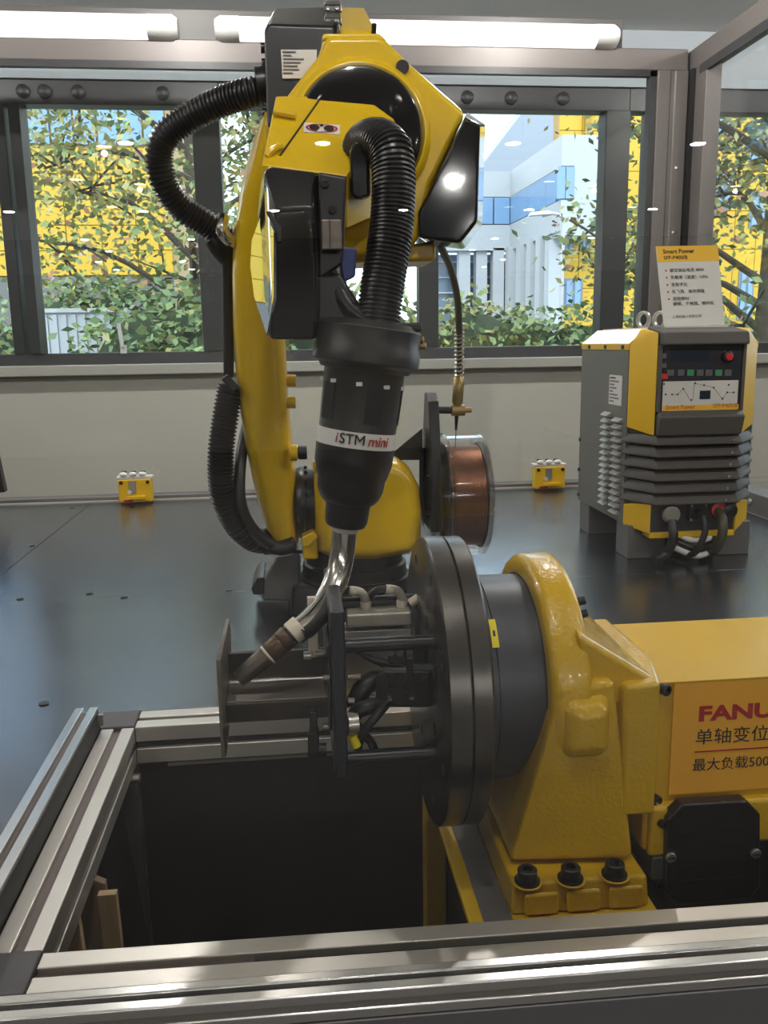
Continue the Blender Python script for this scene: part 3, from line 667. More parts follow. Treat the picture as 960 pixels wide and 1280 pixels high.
lath([(556, 49.6), (572, 49.2), (576, 49.4), (580, 48.5), (594, 45), (598, 43), (612, 42), (622, 38), (628, 33)], 'lower_body', 'torch_black', tor)
lath([(620, 31), (628, 31), (632, 28.5), (652, 27.5), (658, 25), (660, 21)], 'collar', 'black_plastic', tor)
lath([(659, 17), (666, 16.5)], 'neck_ring', 'label_white', tor)
sx, sy, _ = frame_of(ax)
for k in range(9):
    a = -PI / 2 + 2 * PI * k / 9; 
    dv = sx * math.cos(a) + sy * math.sin(a)
    MB().box(-.004, .004, -.003, .003, -.0025, .0025).build("rivet", "white_plastic", bd).location = along(478) + dv * 49.9 * s
# pockets (flat recessed windows) round the body
for k in range(5):
    a = 2 * PI * (k + .3) / 5; dv = sx * math.cos(a) + sy * math.sin(a); t = ax.cross(dv)
    c0, c1 = along(480), along(525); q = [c0 + dv * 49.4 * s - t * .012, c0 + dv * 49.4 * s + t * .012, c1 + dv * 48.8 * s + t * .012, c1 + dv * 48.8 * s - t * .012]
    MB().prism(q, dv * .0008).build('side_pocket', 'black_plastic', bd, bevel=.0003)
# lettering wrapped on the band: each letter group is bent round the cylinder
def bend(o, start):
    r = 50.2 * s
    to = (EYE - along(548)); to = (to - ax * to.dot(ax)).normalized(); side = to.cross(ax).normalized()
    if side.x < 0: side = -side
    wd = max(v.co.x for v in o.data.vertices)
    for v in o.data.vertices:
        a = (v.co.x + start) / r
        v.co = along(551.0) + (to * math.cos(a) + side * math.sin(a)) * (r + v.co.z) - ax * v.co.y
    return start + wd
def wrap(body, mt, start, size, shear=0.):
    return bend(text(body, size, mt, (0, 0, 0), (1, 0, 0), (0, 1, 0), tor, extrude=.0002, bold=.00015, shear=shear), start)
e1 = wrap('i', 'sign_red', -.030, .0195, .12); e1 = wrap('ST', 'ink', e1 + .0018, .0195, .0)
h_, w_, t_ = .0134, .0138, .0024                    # the capital M from four strokes
m = MB()
for q in ([(0, 0), (t_, 0), (t_, h_), (0, h_)], [(w_ - t_, 0), (w_, 0), (w_, h_), (w_ - t_, h_)],
          [(t_, h_), (t_, h_ - .0040), (w_ / 2, .0036), (w_ / 2, .0072)], [(w_ - t_, h_), (w_ / 2, .0072), (w_ / 2, .0036), (w_ - t_, h_ - .0040)]):
    m.prism([V((x, y, -.0002)) for x, y in q], (0, 0, .0004))
o_ = m.build('lettering', 'ink', tor); e1 = bend(o_, e1 + .0012)
wrap('mini', 'sign_red', e1 + .004, .0195, .15)
# swan neck, insulator, nozzle
m = MB(); m.tube([at(431, 662, YT), at(428, 690, YT), at(421, 722, YT - .012), at(405, 756, YT - .045), at(386, 779, YT - .075), at(371, 790, YT - .087)], .0176, 18); m.build('swan_neck', 'chrome', tor)
n0, n1 = at(374, 784, YT - .085), at(297, 851, YT - .108); na = (n1 - n0).normalized(); NL = (n1 - n0).length
def nz(a, b, r0_, r1_, nm, mt):
    m = MB(); r0_ *= .80; r1_ *= .80; m.lathe([(0, r0_ * .97), (.001, r0_), ((b - a) * NL - .001, r1_), ((b - a) * NL, r1_ * .95)], n0 + na * a * NL, na, 32); m.build(nm, mt, tor)
nz(-.03, .13, .0205, .0205, 'insulator', 'beige_ring'); nz(.13, .17, .0185, .0185, 'nozzle_gap', 'bolt_black'); nz(.17, .30, .0205, .0195, 'nozzle_collar', 'nozzle_brown')
nz(.30, .50, .0185, .0178, 'nozzle_sleeve', 'nozzle_brown'); nz(.50, .53, .0185, .0185, 'nozzle_ring', 'beige_ring'); nz(.53, .99, .0178, .0145, 'nozzle_tip', 'nozzle_grey')

# ================================================================== wire spool, its bracket, the wire conduit
YS = 2.0
br = thing('spool_bracket', 'black steel plate bracket holding the copper wire spool beside the robot', 'bracket', at(535, 600, YS))
xb = at(530, 560, YS).x
def yz(x, rows): return [V((x, y, at(530, py, YS).z)) for y, py in rows]
m = MB(); m.prism(yz(xb, [(1.93, 500), (1.96, 490), (1.99, 490), (2.05, 600), (2.05, 655), (1.90, 655), (1.89, 580)]), (.024, 0, 0)); m.build('side_plate', 'black_paint', br, bevel=.003)
m = MB(); m.hull(A(1.97, (486, 570), (528, 535), (528, 575), (500, 575)) + A(2.0, (486, 570), (528, 535), (528, 575), (500, 575))); m.build('arm', 'black_paint', br, bevel=.002)
m = MB(); m.hull(A(1.97, (524, 560), (530, 560), (530, 660), (524, 640)) + A(2.02, (524, 560), (530, 560), (530, 660), (524, 640))); m.build('stiffener', 'black_paint', br, bevel=.002)
m = MB(); m.prism(yz(xb + .02, [(1.94, 640), (2.03, 640), (2.03, 672), (1.97, 672), (1.94, 664)]), (.022, 0, 0)); m.build('foot_plate', 'black_paint', br, bevel=.002)
for (y, py) in ((1.92, 590), (1.92, 625), (1.93, 640)): m = MB(); m.hexbolt(V((xb - .001, y, at(530, py, YS).z)), (-1, 0, 0), .006, .004); m.build('bolt', 'bolt_black', br)
q0, q1 = at(536, 512, 1.955), at(571, 513, 1.955); m = MB(); m.cyl(q0, q1, .0085); m.build('guide_rod', 'black_paint', br)
m = MB(); m.lathe([(0, .013), (.03, .013), (.03, .006), (.046, .006)], q1 - V((.012, 0, 0)), (1, 0, 0), 16); m.build('rod_nut', 'brass', br)
zs_ = at(575, 619, YS).z
xs0, xs1 = at(563, 618, 1.88).x, at(612, 618, 1.88).x
sp = thing('wire_spool', 'copper coloured welding wire spool in a clear plastic cover beside the robot', 'spool', (xs0, YS, zs_ - .13))
m = MB(); m.lathe([(-.028, .02), (-.028, .075), (-.012, .085), (-.002, .10), (0, .128), (.004, .13), (.004, .02)], (xs0, YS, zs_), (1, 0, 0), 48); m.build('hub_flange', 'spool_black', sp, bevel=.001)
m = MB(); L_ = xs1 - xs0; m.lathe([(.004 + (L_ - .008) * k / 46, .1185 + (.0012 if k % 2 else 0)) for k in range(47)], (xs0, YS, zs_), (1, 0, 0), 64); m.build('wire_coil', 'copper', sp)
m = MB(); m.lathe([(L_ - .004, .02), (L_ - .004, .125), (L_, .127), (L_ + .002, .02)], (xs0, YS, zs_), (1, 0, 0), 48); m.build('spool_flange', 'spool_black', sp)
m = MB(); m.lathe([(-.026, .105), (-.026, .140), (-.020, .149), (.004, .150), (.010, .143), (L_ - .008, .143), (L_ + .004, .143), (L_ + .010, .135), (L_ + .010, .03), (L_ + .008, .03), (L_ + .008, .134), (L_ + .003, .141), (.009, .141), (.003, .148), (-.018, .147), (-.024, .139), (-.024, .105)], (xs0, YS, zs_), (1, 0, 0), 64, closed=True); m.build('clear_cover', 'clear_plastic', sp, bevel=.0005)
for r_, x_ in ((.1435, .0), (.1435, L_ - .004)):
    m = MB(); m.lathe([(x_, r_), (x_ + .004, r_ + .0012), (x_ + .008, r_), (x_ + .004, r_ - .001)], (xs0, YS, zs_), (1, 0, 0), 64, closed=True); m.build('cover_rim', 'clear_plastic', sp)
wc = thing('wire_conduit', 'thin dark wire conduit with spring end running from the robot elbow to the spool', 'cable', at(571, 515, 1.95))
m = MB(); m.tube([at(543, 262, 1.56), at(548, 300, 1.62), at(563, 335, 1.72), at(572, 375, 1.83), at(574, 418, 1.93)], .0075, 10); m.build('sheath', 'cable_olive', wc)
m = MB(); m.spring(at(574, 404, 1.925), at(574, 470, 1.955), .0095, .0025, 13); m.build('spring', 'zinc', wc)
m = MB(); m.cyl(at(574, 404, 1.93), at(574, 470, 1.955), .006, n=10); m.build('core', 'cable_olive', wc)
m = MB(); m.lathe([(0, .0095), (.004, .0125), (.06, .0125), (.064, .0095), (.085, .008)], at(574, 470, 1.955), at(571, 512, 1.955) - at(574, 470, 1.955), 16); m.build('ferrule', 'brass', wc)
m = MB(); m.cyl(at(571, 512, 1.955), at(570, 538, 1.955), .006, .0025, n=10); m.build('wire_guide', 'bolt_black', wc)
m = MB(); m.cyl(at(570, 536, 1.955), at(569, 560, 1.93), .0012, n=6); m.build('wire', 'copper', wc)

# ================================================================== single-axis positioner
AY, AZ = 1.15, .1515                                # its axis runs along X
AX = V((0, AY, AZ))
pos = thing('weld_positioner', 'yellow cast positioner with dark steel faceplate and a yellow sign on its box', 'positioner', (.35, AY, -.09))
def axl(rows, nm, mt, par, n=72, bev=.0, **k):
    m = MB(); m.lathe([(x, r) for x, r in rows], (0, AY, AZ), (1, 0, 0), n); return m.build(nm, mt, par, bevel=bev, **k)
fp = axl([(.172, .02), (.172, .196), (.1755, .2010), (.2005, .2015), (.2015, .199)], 'faceplate', 'disc_steel', pos, 96)
for k in range(8):
    a = 2 * PI * k / 8 + .35
    for rr in (.17, .1):
        p = V((.1725, AY + math.cos(a) * rr, AZ + math.sin(a) * rr)); m = MB(); m.cyl(p, p - V((.0015, 0, 0)), .0085, n=14); m.build('tapped_hole', 'slot_black', fp)
axl([(.2005, .19), (.2015, .197), (.2035, .197), (.2045, .19)], 'groove_ring', 'slot_black', pos)
axl([(.203, .197), (.2045, .2005), (.2265, .2005), (.229, .198), (.229, .12)], 'rear_plate', 'disc_steel', pos, 96)
axl([(.228, .146), (.240, .146), (.241, .142)], 'collar', 'drum_grey', pos)
axl([(.239, .1395), (.248, .1395)], 'drum_joint', 'slot_black', pos)
dr = axl([(.242, .1415), (.247, .1415), (.2475, .1405), (.249, .1405), (.2495, .1425), (.328, .1425)], 'drum', 'drum_grey', pos, 96)
# yellow tag wrapped on the drum collar
a0 = math.atan2(at(612, 790, 1.02).z - AZ, -.13)
def on_drum(x, a, r): return V((x, AY + math.cos(a) * r, AZ + math.sin(a) * r))
def az_of(py, x, r):                                # angle on the near side where the drum meets that image row
    best = None
    for i in range(200):
        a = PI - 1.4 + 2.2 * i / 199; p = on_drum(x, a, r) - EYE
        yy = 640 - F * p.dot(UP) / p.dot(fw)
        if best is None or abs(yy - py) < best[0]: best = (abs(yy - py), a)
    return best[1]
aa, ab = az_of(774, .248, .144), az_of(809, .248, .144)
R = [[on_drum(x, aa + (ab - aa) * k / 6, r) for x, r in ((.2435, .1432), (.2525, .1432), (.2525, .1446), (.2435, .1446))] for k in range(7)]
tg = MB().rings(R).build('position_tag', 'yellow_tag', pos, label='small bright yellow tag')
R = [[on_drum(x, aa + (ab - aa) * (.42 + .2 * k / 2), r) for x, r in ((.2465, .1446), (.2495, .1446), (.2495, .1450), (.2465, .1450))] for k in range(3)]
MB().rings(R).build('tag_mark', 'ink', tg)
# bearing ring of the casting
rg = axl([(.310, .147), (.310, .160), (.312, .166), (.317, .1705), (.322, .172), (.352, .172), (.357, .171), (.361, .167), (.364, .160), (.366, .05)], 'bearing_ring', 'cast_yellow', pos, 72, angle=70)
axl([(.309, .1445), (.313, .1445)], 'shaft_seal', 'slot_black', pos)
# leg: flares from the ring down to the base flange
def H(*p): return [V(q) for q in p]
zt = -.052
m = MB(); m.hull(H((.319, .981, .20), (.319, 1.32, .20), (.392, .988, .20), (.392, 1.30, .20), (.312, .983, .05), (.312, 1.315, .05), (.30, .99, .02), (.30, 1.31, .02), (.40, 1.0, .02), (.40, 1.30, .02),
    (.262, 1.0, zt), (.262, 1.32, zt), (.425, .985, zt), (.425, 1.32, zt)))
leg = m.build('casting_leg', 'cast_yellow', pos, bevel=.010, seg=4, limit=24, angle=60)
# side boss on the near face
m = MB(); m.hull(H((.328, .964, .172), (.376, .964, .172), (.328, .964, .112), (.376, .964, .112), (.316, 1.0, .19), (.388, 1.0, .19), (.316, 1.0, .092), (.388, 1.0, .092))); m.build('side_boss', 'cast_yellow', pos, bevel=.014, seg=5, limit=15, angle=75)
# gusset from the ring to the gearbox flange
m = MB(); m.hull(H((.345, 1.0, .26), (.345, 1.24, .29), (.452, 1.0, .19), (.452, 1.23, .195), (.345, 1.0, .16), (.345, 1.24, .16), (.452, 1.0, .16), (.452, 1.23, .16))); m.build('gusset', 'cast_yellow', pos, bevel=.008, seg=3, angle=60)
# gearbox flange block, sticking out to the front
fb = at(783, 858, .985); f1 = at(826, 858, .985); fz = at(800, 1020, .985).z
m = MB(); m.hull(H((fb.x, .985, fb.z), (f1.x, .985, fb.z + .002), (fb.x, .985, fz + .0), (f1.x, .985, fz - .0), (.385, 1.06, .19), (f1.x + .02, 1.06, .20), (.385, 1.06, .03), (f1.x + .02, 1.06, .01), (f1.x + .02, 1.23, .20), (.39, 1.23, .20), (.39, 1.23, .0), (f1.x + .02, 1.23, .0)))
blk = m.build('gearbox_flange', 'cast_yellow', pos, bevel=.006, seg=3, angle=50)
# base flange with pads for the three near bolts
bx0, bx1 = .252, .432
m = MB(); m.hull(H((bx0, .952, -.094), (bx1, .948, -.094), (bx1, 1.34, -.094), (bx0, 1.34, -.094), (bx0 + .004, .962, zt - .004), (bx1, .958, zt - .004), (bx1, 1.34, zt - .004), (bx0 + .004, 1.34, zt - .004)))
bf = m.build('base_flange', 'cast_yellow', pos, bevel=.005, seg=3, angle=50)
for px, py in ((659, 1101), (713, 1098), (768, 1093)):
    q = atz(px, py, zt - .002)
    m = MB(); m.lathe([(0, .019), (.0015, .019), (.0016, .015)], (q.x, q.y, zt - .004), (0, 0, 1), 24); m.build('counterbore', 'dull_yellow', bf)
    m = MB(); m.lathe([(0, .0165), (.003, .0165)], (q.x, q.y, zt - .003), (0, 0, 1), 24); w_ = m.build('washer', 'bolt_black', bf)
    m = MB(); m.lathe([(0, .0125), (.014, .0125), (.0152, .0112), (.0152, .007), (.008, .0068)], (q.x, q.y, zt), (0, 0, 1), 20); m.build('socket_bolt', 'bolt_black', bf, angle=30)
for x in (.29, .345, .40):
    MB().box(x - .022, x + .022, .945, .953, -.092, zt - .010).build('pad_rib', 'cast_yellow', bf, bevel=.004, seg=2)
# sheet-metal gearbox cover
b0, b1 = 1.02, 1.25; cx0 = at(818, 858, b0).x; cz1 = at(820, 855, b0).z; cz0 = at(820, 1003, b0).z
cv = MB().box(cx0, .80, b0, b1, cz0, cz1).build('gearbox_cover', 'cover_yellow', pos, bevel=.003)
MB().box(cx0 - .003, .803, b0 - .003, b1 + .003, cz1 - .0, cz1 + .003).build('cover_lid', 'cover_yellow', cv, bevel=.001)
# sign on its front
sg = b0 - .0025
s0, s1, s2 = at(842, 854, sg), at(833, 994, sg), at(1075, 846, sg)
sgn = MB().box(s1.x + .003, .70, sg, sg + .0023, s1.z, s0.z).build('sign_plate', 'sign_yellow', pos, bevel=.0004, label='orange yellow sign with red and black lettering')
X_, Z_ = (1, 0, 0), (0, 0, 1)
def on_sign(px, py): q = at(px, py, sg); return (q.x, sg - .0003, q.z)
k = b0 / F
def signtext(body, px, py, hpx, mt, xs=1., bold=0.): return text(body, hpx * k * 1.0, mt, on_sign(px, py), X_, Z_, sgn, bold=bold, xs=xs, extrude=.0002)
signtext('FANUC', 872, 901, 30, 'sign_red', 1.42, .0011)
signtext('单轴变位机', 868, 929.5, 25.5, 'ink', 1.08, .0)
signtext('最大负载500KG', 865, 963, 20.8, 'ink', 1.0, .0)
q = on_sign(868, 940); MB().box(q[0], q[0] + .17, sg - .0006, sg, q[2] - .0009, q[2] + .0009).build('rule_line', 'sign_red', sgn)
MB().box(cx0, .60, b0 - .02, b1, -.0945, -.06).build('motor_foot', 'grey_paint', pos, bevel=.003)
# gear motor below the cover, its terminal lid
MB().box(cx0 - .012, .78, b0 - .012, b1, -.055, cz0 + .001).build('motor_body', 'cast_yellow', pos, bevel=.006, seg=3)
MB().box(cx0 - .006, cx0 + .02, b0 - .02, b0 + .02, -.06, cz0 + .004).build('motor_rim', 'cast_yellow', pos, bevel=.006, seg=3)
ty = b0 - .03
o = A(ty, (834, 1025), (853, 1006), (934, 1001), (951, 1018), (951, 1108), (938, 1124), (848, 1132), (832, 1118))
tl = MB().prism(o, (0, .02, 0)).build('terminal_lid', 'black_plastic', pos, bevel=.003, seg=2)
MB().prism(A(ty + .01, (840, 1030), (945, 1022), (945, 1134), (850, 1145)), (0, .03, 0)).build('terminal_box', 'black_plastic', pos, bevel=.003)
for i in range(4):
    p, q = at(852, 1042 + i * 20, ty), at(930, 1040 + i * 20, ty); MB().box(p.x, q.x, ty - .001, ty + .001, p.z - .001, p.z + .001).build('lid_rib', 'black_plastic', tl)
for px, py in ((838, 1071), (944, 1066)):
    q = at(px, py, ty); sc_ = MB().lathe([(0, .007), (.003, .007), (.004, .006)], q, (0, -1, 0), 18).build('screw', 'zinc', tl)
    MB().box(q.x - .0055, q.x + .0055, q.y - .0046, q.y - .0038, q.z - .001, q.z + .001).build('screw_slot', 'ink', sc_)
for px, py, r in ((831, 864, .0078), (819, 1003, .008), (822, 1025, .006), (815, 1100, .006)):
    q = at(px, py, b0 - .012); p = V((q.x - (.006 if r > .007 else 0), q.y, q.z))
    m = MB(); m.lathe([(0, r), (.012, r), (.013, r * .85), (.013, r * .5), (.007, r * .45)], V((q.x, b0 + (0 if r > .007 else -.014), q.z)), (.35, -1, 0), 18); m.build('socket_bolt', 'bolt_black', pos, angle=30)
for px, py in ((725, 768), (722, 752)):
    q = at(px, py, 1.06); m = MB(); m.lathe([(0, .006), (.01, .006)], q, (1, -.2, .3), 14); m.build('socket_bolt', 'bolt_black', pos)
# yellow steel stand under it
st = thing('positioner_stand', 'yellow painted steel stand in the pit carrying the positioner', 'stand', (.5, 1.1, -.62))
MB().box(.197, .44, .905, 1.36, -.105, -.0945).build('top_plate', 'dull_yellow', st, bevel=.002)
MB().box(.215, .252, .91, 1.34, -.0945, -.092).build('grey_plate', 'grey_paint', st, bevel=.001)  # flat grey plate on the stand top, left of the base flange
for y in (.925, 1.33):
    for x in (.215, .42):
        MB().box(x - .018, x + .018, y - .018, y + .018, -.61, -.105).build('leg', 'dull_yellow', st, bevel=.003)
MB().box(.24, .41, .915, 1.345, -.6, -.11).build('side_panel', 'pit_panel_black', st, bevel=.002)

# ================================================================== clamping fixture on the faceplate
fx = thing('clamping_fixture', 'black upright plate fixture on four rods with cables, fixed to the faceplate', 'fixture', (.1, AY, AZ))
x2 = at(424, 856, 1.04).x
m = MB(); m.box(at(415, 856, 1.04).x, at(433, 856, 1.04).x, 1.04, 1.262, at(424, 973, 1.04).z, at(424, 764, 1.04).z); rp = m.build('upright_plate', 'disc_black', fx, bevel=.004, seg=3)
for py, y in ((805, 1.065), (945, 1.065), (800, 1.235), (938, 1.235)):
    z = at(480, py, 1.065).z; MB().cyl((x2 + .01, y, z), (.1722, y, z), .0095, n=20).build('rod', 'black_paint', fx)
# pneumatic cylinder block with two elbow fittings
cyz = [at(470, 745, 1.24).z, at(470, 768, 1.19).z]
c0, c1 = at(432, 760, 1.2).x, at(514, 760, 1.2).x
m = MB(); m.box(c0, c1, 1.195, 1.25, cyz[1] - .022, cyz[1]); pc = m.build('air_cylinder', 'cast_aluminium', fx, bevel=.004, seg=3)
MB().box(c0 - .006, c1, 1.2, 1.245, cyz[1] - .045, cyz[1] - .027).build('cylinder_rail', 'aluminium', fx, bevel=.002)
MB().box(c0 + .01, c1 - .01, 1.205, 1.24, cyz[1] - .028, cyz[1] - .021).build('spacer', 'black_paint', fx)
q = atz(444, 752, cyz[1]); MB().cyl((q.x, q.y, q.z), (q.x, q.y, q.z + .001), .005, n=14).build('port', 'slot_black', pc)
for px, dx in ((456, -1), (502, -1)):
    q = atz(px, 757, cyz[1]); q.y = 1.222
    e = MB().tube([q, q + V((0, 0, .013)), q + V((-.006, 0, .024)), q + V((-.018, 0, .028))], .0068, 12).build('elbow_fitting', 'cast_aluminium', pc)
    MB().lathe([(0, .008), (.006, .0085), (.010, .008)], q, (0, 0, 1), 12).build('fitting_nut', 'beige_ring', e)
    MB().lathe([(0, .0075), (.010, .0075)], q + V((-.014, 0, .026)), (-1, 0, .2), 12).build('release_ring', 'beige_ring', e)
    MB().tube([q + V((-.018, 0, .028)), q + V((-.035, .002, .027)), q + V((-.05, .01, .012)), q + V((-.055, .02, -.01))], .0055, 10).build('air_hose', 'black_rubber', fx)
q = atz(514, 752, cyz[1]); MB().tube([V((q.x - .005, 1.222, q.z + .004)), V((q.x + .008, 1.222, q.z + .012)), V((q.x + .014, 1.222, q.z + .014))], .007, 12).build('elbow_fitting', 'beige_ring', fx)
# clutter between the plates: drive box, cables, hose clip
def W3(px, py, y): return at(px, py, y)
m = MB(); m.hull(A(1.11, (470, 845), (478, 838), (540, 838), (540, 884), (470, 884)) + A(1.2, (470, 845), (478, 838), (540, 838), (540, 884), (470, 884))); dv_ = m.build('drive_box', 'black_plastic', fx, bevel=.004, seg=3)
for (px, py, w, h) in ((489, 850, 6, 14), (508, 862, 4, 6), (512, 836, 7, 30), (530, 850, 5, 8), (487, 873, 5, 4), (514, 871, 6, 4)):
    a_, b_ = W3(px - w / 2, py + h / 2, 1.105), W3(px + w / 2, py - h / 2, 1.105); MB().box(a_.x, b_.x, 1.098, 1.112, a_.z, b_.z).build('fastener', 'bolt_black' if py < 870 else 'zinc', dv_, bevel=.001)
m = MB(); m.hull(A(1.12, (485, 812), (530, 808), (530, 830), (485, 830)) + A(1.2, (485, 812), (530, 808), (530, 830), (485, 830))); m.build('valve_block', 'black_paint', fx, bevel=.003)
for px in (488, 500, 512): m = MB(); m.cyl(W3(px, 816, 1.115), W3(px, 816, 1.125), .005, n=10); m.build('valve_port', 'bolt_black', fx)
m = MB(); m.tube([W3(445, 880, 1.13), W3(452, 862, 1.13), W3(468, 850, 1.14), W3(480, 852, 1.15)], .014, 12); m.build('cable', 'black_rubber', fx)
m = MB(); m.tube([W3(437, 905, 1.1), W3(446, 890, 1.09), W3(460, 884, 1.09), W3(476, 880, 1.10)], .0105, 12); m.build('cable', 'black_rubber', fx)
m = MB(); m.tube([W3(485, 878, 1.09), W3(468, 898, 1.07), W3(450, 918, 1.07)], .0062, 10); m.build('cable', 'black_rubber', fx)
m = MB(); m.tube([W3(450, 918, 1.07), W3(462, 925, 1.09), W3(470, 942, 1.1)], .006, 10); m.build('cable', 'black_rubber', fx)
m = MB(); m.tube([W3(447, 940, 1.1), W3(450, 920, 1.09), W3(448, 905, 1.09)], .006, 10); m.build('cable', 'black_rubber', fx)
m = MB(); m.tube([W3(448, 814, 1.15), W3(470, 826, 1.15), W3(495, 830, 1.14), W3(515, 828, 1.14)], .005, 10); m.build('cable', 'black_rubber', fx)
m = MB(); m.tube([W3(440, 812, 1.17), W3(462, 822, 1.18), W3(480, 832, 1.17)], .004, 10); m.build('cable', 'black_rubber', fx)
p0 = W3(437, 905, 1.08); m = MB(); m.lathe([(0, .016), (.014, .016), (.014, .013), (0, .013)], p0 - V((.003, 0, 0)), (1, .1, 0), 24, closed=True); m.build('hose_clip', 'zinc', fx)
p0 = W3(440, 920, 1.07); m = MB(); m.cyl(p0, W3(446, 933, 1.07), .0065, n=14); m.build('cable_tag', 'yellow_tag', fx)
m = MB(); m.cyl(W3(435, 847, 1.06), W3(451, 846, 1.06), .0042, n=14); m.build('stud', 'mill_steel', fx)
m = MB(); m.cyl(W3(435, 876, 1.1), W3(443, 876, 1.1), .0042, n=14); m.build('stud', 'zinc', fx)
# clamps at the workpiece side
m = MB(); a_, b_ = W3(386.5, 824, 1.145), W3(396.5, 748, 1.145); m.box(a_.x, b_.x, 1.1495, 1.159, a_.z, b_.z); cb = m.build('clamp_bar', 'beige_ring', fx, bevel=.001)
m = MB(); m.hexbolt(W3(387, 819, 1.149), (-1, 0, 0), .006, .008); m.build('bolt', 'zinc', fx)
m = MB(); m.hexbolt(W3(398, 817, 1.149), (1, 0, 0), .005, .014); m.build('bolt', 'zinc', fx)
m = MB(); o = A(1.06, (387, 890), (397, 890), (397, 912), (399, 916), (399, 948), (385, 948), (385, 918), (387, 912)); m.prism(o, (0, .016, 0)); m.build('clamp_bar', 'black_paint', fx, bevel=.0015)
m = MB(); m.cyl(W3(397, 937, 1.068), W3(408, 937, 1.068), .009, n=14); m.build('clamp_screw', 'bolt_black', fx)
m = MB(); m.hexbolt(W3(409, 909, 1.07), (-1, 0, 0), .005, .006); m.build('bolt', 'mill_steel', fx)
m = MB(); m.hexbolt(W3(410, 848, 1.06), (-1, 0, 0), .005, .006); m.build('bolt', 'mill_steel', fx)
m = MB(); m.box(W3(409, 850, 1.08).x, W3(413, 850, 1.08).x, 1.06, 1.2, W3(410, 905, 1.08).z, W3(410, 800, 1.08).z); m.build('backing_plate', 'dark_steel', fx, bevel=.001)

# ================================================================== the welded workpiece: end plate, web, angle
wp = thing('steel_workpiece', 'brown steel workpiece of welded plates with an upright end plate under the torch', 'workpiece', W3(340, 860, 1.12))
e0, e1, e2 = at(270, 826, 1.05), at(279, 947, 1.05), at(288, 779, 1.22)
xe = e0.x
m = MB(); m.prism([(xe, 1.05, e0.z + .001), (xe, 1.22, e0.z + .001), (xe, 1.22, e1.z + .02), (xe, 1.05, e1.z)], (.0055, 0, 0)); m.build('end_plate', 'mill_steel', wp, bevel=.0008)
xr_ = W3(409, 860, 1.1).x
m = MB(); z0, z1 = at(350, 856, 1.16).z, at(350, 814, 1.16).z; m.box(xe + .0055, xr_, 1.16, 1.168, z0 - .05, z1); m.build('rear_web', 'dark_steel', wp, bevel=.0008)
zt_ = at(340, 853, 1.155).z
m = MB(); m.box(xe + .0055, xr_, 1.095, 1.16, zt_ - .006, zt_); m.build('shelf_plate', 'mill_steel', wp, bevel=.001)
zf_ = at(340, 900, 1.09).z
m = MB(); m.box(xe + .0055, xr_, 1.088, 1.096, zf_, zt_ - .001); m.build('front_web', 'dark_steel', wp, bevel=.001)
m = MB(); m.tube([V((xe + .004, 1.158, zt_ + .002)), V(((xe + xr_) / 2, 1.158, zt_ + .0025)), V((xr_, 1.158, zt_ + .002))], .0028, 8); m.build('weld_bead', 'bright_aluminium', wp)
m = MB(); m.hull(H((xe + .003, 1.05, e1.z + .04), (xe + .012, 1.05, e1.z + .04), (xe + .006, 1.05, e1.z + .0), (xe + .003, 1.06, e1.z + .04), (xe + .012, 1.06, e1.z + .04), (xe + .006, 1.06, e1.z))); m.build('gusset', 'dark_steel', wp)

# ================================================================== welding power source
YW, YB_, YC = 2.27, 2.76, 2.36                       # front, back, where the cheeks start
wx0, wx1, wx2, wx3 = at(784, 500, YC).x, at(822, 500, YW).x, at(927, 500, YW).x, at(943, 500, YC).x
wz0, wz1 = at(820, 662, YW).z, at(870, 409, YW).z
wel = thing('welding_power_source', 'grey and yellow welding power source with ribbed dark front on the table', 'machine', ((wx0 + wx3) / 2, 2.5, 0))
zl = at(784, 438, YC).z
MB().box(wx0, wx3, YC, YB_, wz0, zl).build('housing', 'side_grey', wel, bevel=.003)
# lid with chamfered edge
m = MB(); m.hull(H((wx0 - .002, YC, zl), (wx0 - .002, YB_, zl), (wx3 + .002, YC, zl), (wx3 + .002, YB_, zl), (wx0 - .002, YC, zl + .018), (wx0 - .002, YB_, zl + .018), (wx3 + .002, YC, zl + .018), (wx3 + .002, YB_, zl + .018), (wx0 + .05, YC, wz1), (wx0 + .05, YB_, wz1), (wx3 - .05, YC, wz1), (wx3 - .05, YB_, wz1))); m.build('lid', 'lid_yellow', wel, bevel=.002)
MB().box(wx0 + .06, wx3 - .06, YC + .03, YB_ - .02, wz1, wz1 + .003).build('top_sheet', 'label_white', wel)  # white sheet painting the window's reflection on top of the yellow lid
for y in (2.40, 2.54, 2.68): m = MB(); m.lathe([(0, .007), (.004, .006)], (wx0 - .002, y, zl + .009), (-1, 0, 0), 12); m.build('screw', 'bolt_black', wel)
for y, z in ((YB_ - .01, wz0 + .02), (YB_ - .01, .3), (YB_ - .008, .2), (2.45, wz0 + .03)): m = MB(); m.lathe([(0, .007), (.004, .006)], (wx0, y, z), (-1, 0, 0), 12); m.build('screw', 'bolt_black', wel)
# side louvres, two columns
lo = None
for c, (pa, pb, pt) in enumerate(((752, 766, 515), (768, 784, 522))):
    for i in range(15):
        y0, y1 = (2.475, 2.54) if c == 0 else (2.385, 2.45)
        z = at(pa, pt, 2.5 if c == 0 else 2.42).z - i * .0192
        if lo is None:
            m = MB(); m.hull(H((0, 0, 0), (0, .062, 0), (-.016, .004, -.010), (-.016, .058, -.010), (0, 0, -.013), (0, .062, -.013), (-.014, .004, -.013), (-.014, .058, -.013)))
            lo = m.build('louver', 'louver_grey', wel, bevel=.0008, seg=1); lo.location = (wx0, y0, z)
        else:
            l2 = lo.copy(); COL.objects.link(l2); l2.location = (wx0, y0, z)
